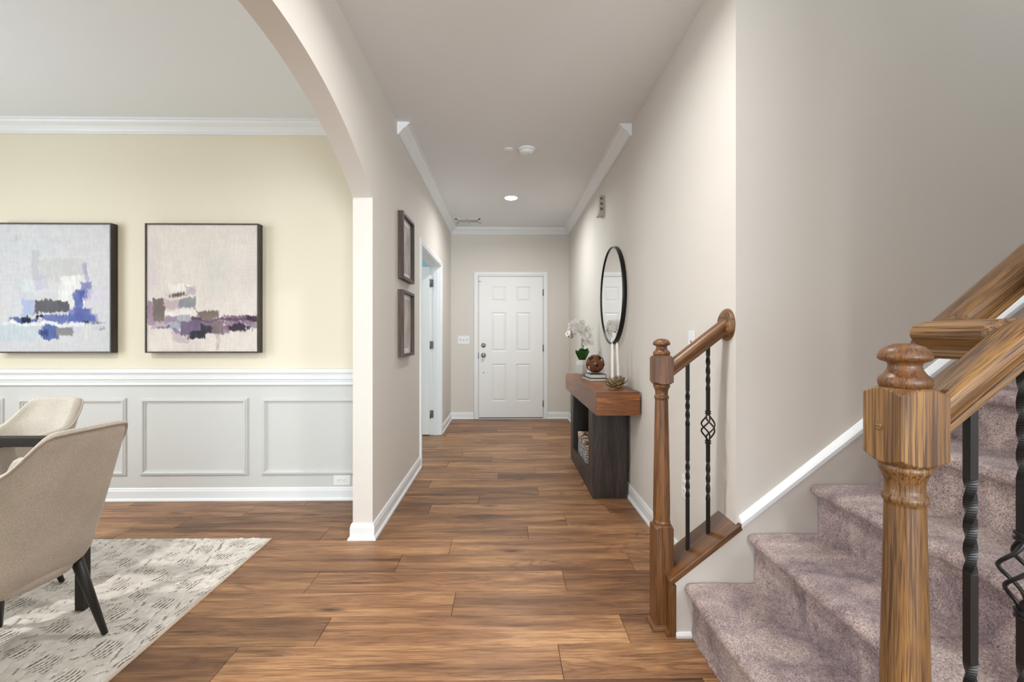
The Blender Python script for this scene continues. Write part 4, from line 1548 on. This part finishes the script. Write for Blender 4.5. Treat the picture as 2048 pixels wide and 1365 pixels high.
A = np.array
stR = [
    (.56, .22, .77, .57, (208, 206, 201), .55, 'r', .05), (.10, .04, .70, .30, (216, 207, 200), .4, 'r', .1), (.0, .12, .12, .5, (206, 194, 198), .5, 'r', .06),
    (.20, .46, .40, .52, (232, 226, 222), .85), (.0, .60, .07, .78, (148, 122, 142), .85), (.053, .572, .158, .76, (112, 100, 98), .95),
    (.16, .58, .31, .66, (186, 164, 170), .8), (.345, .48, .44, .56, (160, 146, 162), .6), (.187, .527, .344, .566, (100, 86, 82), .95, 'e'),
    (.28, .577, .443, .66, (140, 143, 150), .95), (.16, .67, .45, .72, (232, 226, 224), .85), (.03, .75, .33, .82, (168, 152, 172), .75),
    (.15, .72, .40, .775, (150, 134, 156), .85), (.28, .715, .39, .765, (168, 171, 178), .95), (.397, .735, 1.02, .77, (96, 74, 96), .95),
    (.70, .715, 1.02, .74, (110, 84, 106), .8), (.90, .715, 1.02, .76, (62, 44, 60), .9), (.455, .676, .653, .74, (120, 108, 102), .97),
    (.31, .765, .66, .864, (112, 98, 125), .95), (.62, .765, 1.0, .80, (120, 98, 122), .8), (.205, .775, .305, .828, (164, 170, 178), .95),
    (.60, .765, .70, .864, (124, 111, 112), .95), (.485, .785, .605, .857, (62, 58, 68), .98), (.385, .845, .53, .91, (56, 54, 64), .98),
    (.723, .788, .933, .853, (58, 50, 64), .98, 'e'), (.69, .80, .74, .86, (110, 80, 110), .7), (.21, .86, .38, .93, (186, 172, 180), .7), (.63, .86, .67, .99, (150, 130, 140), .4),
    (.24, .825, .34, .86, (120, 100, 140), .7), (.08, .80, .22, .815, (70, 60, 72), .5), (.93, .80, 1.02, .815, (60, 46, 60), .6)]
stL = [
    (.295, .19, .36, .455, (186, 186, 190), .85), (.36, .27, .79, .45, (194, 195, 194), .85), (.20, .44, .42, .53, (208, 214, 216), .8), (.32, .40, .44, .52, (178, 176, 198), .5),
    (.53, .40, .78, .66, (224, 224, 223), .9), (.755, .30, .80, .60, (150, 148, 182), .7), (.72, .45, .82, .58, (122, 126, 172), .8), (.78, .50, 1.0, .62, (206, 200, 214), .6),
    (.19, .60, .31, .72, (164, 176, 214), .85), (.60, .68, .72, .78, (120, 126, 176), .8), (.675, .51, .755, .78, (78, 92, 158), .92), (.66, .66, .84, .77, (88, 98, 160), .85), (.80, .70, .90, .78, (120, 124, 176), .6),
    (.312, .598, .616, .70, (92, 92, 98), .98), (.08, .735, .36, .765, (74, 90, 148), .85), (.38, .715, .88, .77, (86, 100, 164), .9), (.19, .72, .29, .765, (30, 40, 58), .95), (.33, .718, .40, .735, (28, 34, 56), .95),
    (.03, .77, .52, .80, (222, 224, 227), .85), (.74, .76, .80, .782, (26, 30, 48), .9), (.80, .77, .97, .783, (90, 90, 104), .6), (.42, .775, .75, .81, (222, 224, 226), .85), (.0, .79, .37, .93, (190, 201, 209), .8),
    (.38, .80, .52, .90, (66, 86, 150), .9), (.36, .83, .42, .87, (52, 66, 120), .8), (.50, .81, .66, .88, (128, 126, 132), .9), (.65, .80, .75, .84, (196, 196, 216), .7), (.735, .79, .83, .93, (206, 206, 205), .95, 'e'), (.86, .81, .95, .83, (80, 80, 96), .4),
    (.12, .10, .20, .13, (150, 152, 156), .35), (.44, .10, .66, .15, (190, 190, 192), .35)]
PX0, PX1 = -2.556, -1.756
painting(PX0, PX1, 1.068, 1.990, stR, A([226., 219., 211.]), A([210., 201., 197.]), 11, 'right abstract painting in blush, plum and charcoal on the dining wall')
painting(PX0 - 1.035, PX1 - 1.035, 1.068, 1.990, stL, A([198., 202., 208.]), A([209., 206., 208.]), 41, 'left abstract painting in pale grey, cobalt blue and slate on the dining wall')

# ------------------------------------------------------------------ rug
rx0, rx1, ry0, ry1 = -3.95, -1.362, 0.45, 2.682
gx = np.r_[np.arange(rx0, -2.45, 0.03), np.arange(-2.45, rx1, 0.0034), rx1]
gy = np.r_[np.arange(ry0, 1.3, 0.03), np.arange(1.3, ry1, 0.0048), ry1]
GX, GY = np.meshgrid(gx, gy, indexing='ij')
wx_ = GX + (vnoise(GX * 18, GY * 18, 5) - .5) * .018
wy_ = GY + (vnoise(GX * 18, GY * 18, 6) - .5) * .018
pu, pv = 0.153, 0.146
cu = (wx_ + 1.81) / pu
col_i = np.floor(cu + .5)
fu = (cu + .5) - np.floor(cu + .5) - .5          # -.5..5 in column
vv = (wy_ - 2.467) / pv + 0.5 * (np.mod(col_i, 2))
fv = vv - np.floor(vv + .5)
# hatch cell: slanted parallelogram; elsewhere plush ridges
sl_ = fv + fu * 0.30
hatch = np.clip((0.34 - np.abs(fu)) / .05, 0, 1) * np.clip((0.30 - np.abs(sl_)) / .06, 0, 1)
lines = 0.5 + 0.5 * np.cos(2 * PI * (wx_ - (wy_) * 0.15) / 0.0170)
nz1 = vnoise(GX * 130, GY * 130, 8)
nz2 = vnoise(GX * 45, GY * 45, 9)
ridge = 0.5 + 0.5 * np.cos(2 * PI * (wy_ * 0.85 - wx_ * 0.5) / 0.05)
ridge2 = 0.5 + 0.5 * np.cos(2 * PI * (wx_ + wy_ * .18) / 0.05)
mixr = np.clip((vnoise(GX * 7, GY * 7, 12) - .42) * 8, 0, 1)
rid = ridge * mixr + ridge2 * (1 - mixr)
plush = 0.0110 + (nz1 - .5) * .0055 + (nz2 - .5) * .004 - np.clip((.22 - rid) / .22, 0, 1) * .0065
low = 0.0025 + np.sqrt(lines) * .0050
ed = np.minimum.reduce([GX - rx0, rx1 - GX, GY - ry0, ry1 - GY])
H_ = plush * (1 - hatch) + low * hatch
H_ = np.where(ed < .010, 0.006, H_)
H_ = H_ + np.exp(-((GY - 2.02) / .10) ** 2) * np.clip((GX - rx1 + .06) / .06, 0, 1) * .010
pile = A(s2l((236, 231, 224)))
pile2 = A(s2l((216, 209, 200)))
yarn = A(s2l((92, 76, 66)))
edgec = A(s2l((214, 198, 180)))
cm = pile[None, None] * nz2[..., None] + pile2[None, None] * (1 - nz2[..., None])
gro = hatch * np.clip((.27 - lines) / .10, 0, 1) * np.clip((vnoise(GX * 22, GY * 22, 19) - .15) * 6, 0, 1)
gro = np.maximum(gro, (1 - hatch) * (rid < .05) * (vnoise(GX * 40, GY * 40, 15) > .55) * .75)
cm = cm * (1 - gro[..., None]) + yarn[None, None] * gro[..., None]
cm = np.where((ed < .010)[..., None], edgec[None, None], cm)
# side skirt: add an outer ring down to the floor by clamping the border
V = np.stack([GX, GY, H_ + .002], -1)
V[0, :, 2] = 0.0005
V[-1, :, 2] = 0.0005
V[:, 0, 2] = 0.0005
V[:, -1, 2] = 0.0005
me = fast_mesh('area_rug', V.reshape(-1, 3) - A([(rx0 + rx1) / 2, (ry0 + ry1) / 2, 0]), len(gx), len(gy))
at = me.color_attributes.new('col', 'FLOAT_COLOR', 'POINT')
at.data.foreach_set('color', np.concatenate([cm.reshape(-1, 3), np.ones((cm.shape[0] * cm.shape[1], 1))], 1).astype(np.float32).ravel())
rug = link('area_rug', me, M['rug'])
rug.location = ((rx0 + rx1) / 2, (ry0 + ry1) / 2, 0)
tag(rug, 'cream area rug with raised woven lattice and brown hatching under the dining table', 'rug')
RT = 0.0175

# ------------------------------------------------------------------ dining table (metal frame, glass top)
tx0, tx1, ty0, ty1, tz = -3.75, -1.795, 1.20, 2.00, 0.758
tb = thing('dining_table', ((tx0 + tx1) / 2, (ty0 + ty1) / 2, RT), 'dark framed dining table with glass panel between the beige chairs', 'table')
for x in (tx0, tx1 - .036):
    for y in (ty0, ty1 - .036):
        MB().box(x, x + .036, y, y + .036, RT, tz - .038).build('leg', M['table_metal'], tb, bevel=0.0015)
for y in (ty0, ty1 - .05):
    MB().box(tx0, tx1, y, y + .05, tz - .038, tz).build('frame_rail', M['table_metal'], tb, bevel=0.0015)
MB().box(-2.30, -2.255, ty0 + .05, ty1 - .05, tz - .038, tz - .008).build('cross_rail', M['table_metal'], tb)
MB().box(tx0, -2.255, ty0 + .001, ty1 - .052, tz - .004, tz).build('glass_top', M['glass'], tb)


# ------------------------------------------------------------------ upholstered chairs
def chair(name, loc, rz_, label):
    """local: +y is forward"""
    c = thing(name, loc, label, 'chair', 'upholstered dining chairs', rz=rz_)
    nA = 120
    path = []
    # plan parameter: right front -> back -> left front; t in [-1,1]
    ts = np.linspace(-1, 1, nA + 1)

    def plan(t, a, b, front, yc):
        s_ = abs(t)
        sg = 1 if t > 0 else -1
        if s_ > 0.62:
            k = (s_ - .62) / .38
            return sg * (a - 0.012 * k * k), yc + (front - yc) * k
        ang = s_ / .62 * PI / 2
        e = 2.0 / 4.6
        x = a * (math.sin(ang) ** e)
        y = yc - (b) * (math.cos(ang) ** e)
        return sg * x, y

    def rim(t):
        s_ = abs(t)
        if s_ < .12:
            z = 0.860 - 0.003 * (s_ / .12) ** 2
        elif s_ < .50:
            k = (s_ - .12) / .38
            k = k * k * (3 - 2 * k)
            z = 0.857 - 0.127 * k
        else:
            z = 0.730 - 0.050 * (s_ - .50) / .50
        if s_ > .90:
            k = (s_ - .90) / .10
            z -= 0.16 * k * k
        return z

    outer_rows = []
    G = []
    for t in ts:
        zr = rim(t)
        row = []
        zb = 0.300
        for i in range(15):
            u = i / 14.0
            z = zb + (zr - 0.018 - zb) * u
            h = (z - zb) / 0.56
            rnd_ = 1.0 - 0.22 * max(0.0, 1 - (z - zb) / 0.07) ** 2
            a = (0.172 + 0.024 * h) * rnd_
            yc = -0.085
            b = (0.130 + 0.185 * h ** 0.9) * rnd_
            x, y = plan(t, a, b, 0.180 + 0.01 * h, yc)
            row.append((x, y, z))
        # over the rim and down the inside
        hx = (zr - zb) / 0.56
        a, b = 0.172 + 0.024 * hx, 0.130 + 0.185 * hx ** 0.9
        for ins, dz in ((0.004, -0.006), (0.014, 0.0), (0.028, -0.002), (0.038, -0.014), (0.042, -0.035)):
            x, y = plan(t, a - ins, b - ins, 0.180 + .01 * hx - ins * .5, -0.085)
            row.append((x, y, zr + dz))
        for i in range(1, 7):
            u = i / 6.0
            z = (zr - .035) * (1 - u) + 0.44 * u
            h = max(0.0, (z - zb) / 0.56)
            x, y = plan(t, 0.172 + 0.024 * h - .046, 0.130 + 0.185 * h ** .9 - .05, 0.170, -0.085)
            row.append((x, y, z))
        G.append(row)
    sh = MB().grid(G)
    sh.build('shell', M['linen'], c, local=True)
    # underside bowl and seat
    und = []
    for r_, z in ((0.0, .285), (0.6, .287), (0.9, .292), (1.0, .302), (1.03, .33), (1.03, .40), (1.0, .45), (0.93, .472), (0.6, .485), (0.0, .488)):
        row = []
        for k in range(40):
            a = 2 * PI * k / 40
            e = 2 / 3.2
            x = 0.150 * r_ * math.copysign(abs(math.cos(a)) ** e, math.cos(a))
            y = -0.010 + 0.205 * r_ * math.copysign(abs(math.sin(a)) ** e, math.sin(a))
            row.append((x, y, z))
        und.append(row)
    und = [list(r) for r in zip(*und)]
    MB().grid(und, wrap_u=True).build('seat', M['linen'], c, local=True)
    # piping along the outer rim
    pp = []
    for t in ts:
        zr = rim(t)
        hx = (zr - .3) / .56
        x, y = plan(t, 0.172 + 0.024 * hx - .001, 0.130 + 0.185 * hx ** .9 - .001, 0.180 + .01 * hx, -0.085)
        pp.append((x, y, zr - .010))
    MB().tube(pp, 0.0042, 8).build('piping', M['linen'], c, local=True)
    for sx_ in (-1, 1):
        for fy, fx, tyy, txx in ((0.235, 0.195, 0.135, 0.125), (-0.235, 0.190, -0.165, 0.140)):
            top = Vector((sx_ * txx, tyy, 0.325))
            ft = Vector((sx_ * fx, fy, 0.0))
            MB().tube([ft, ft * .5 + top * .5, top], [0.0105, 0.0155, 0.0205], 16).build('leg', M['black_leg'], c, local=True)
    return c


chair('dining_chair', (-1.827, 1.650, RT), math.atan2(0.102, -0.995) - PI / 2, 'beige upholstered dining chair in the foreground, its curved back to the camera')
chair('dining_chair', (-2.322, 1.985, RT), math.radians(-95.0) - PI / 2, 'beige upholstered dining chair beyond the table, facing the camera')
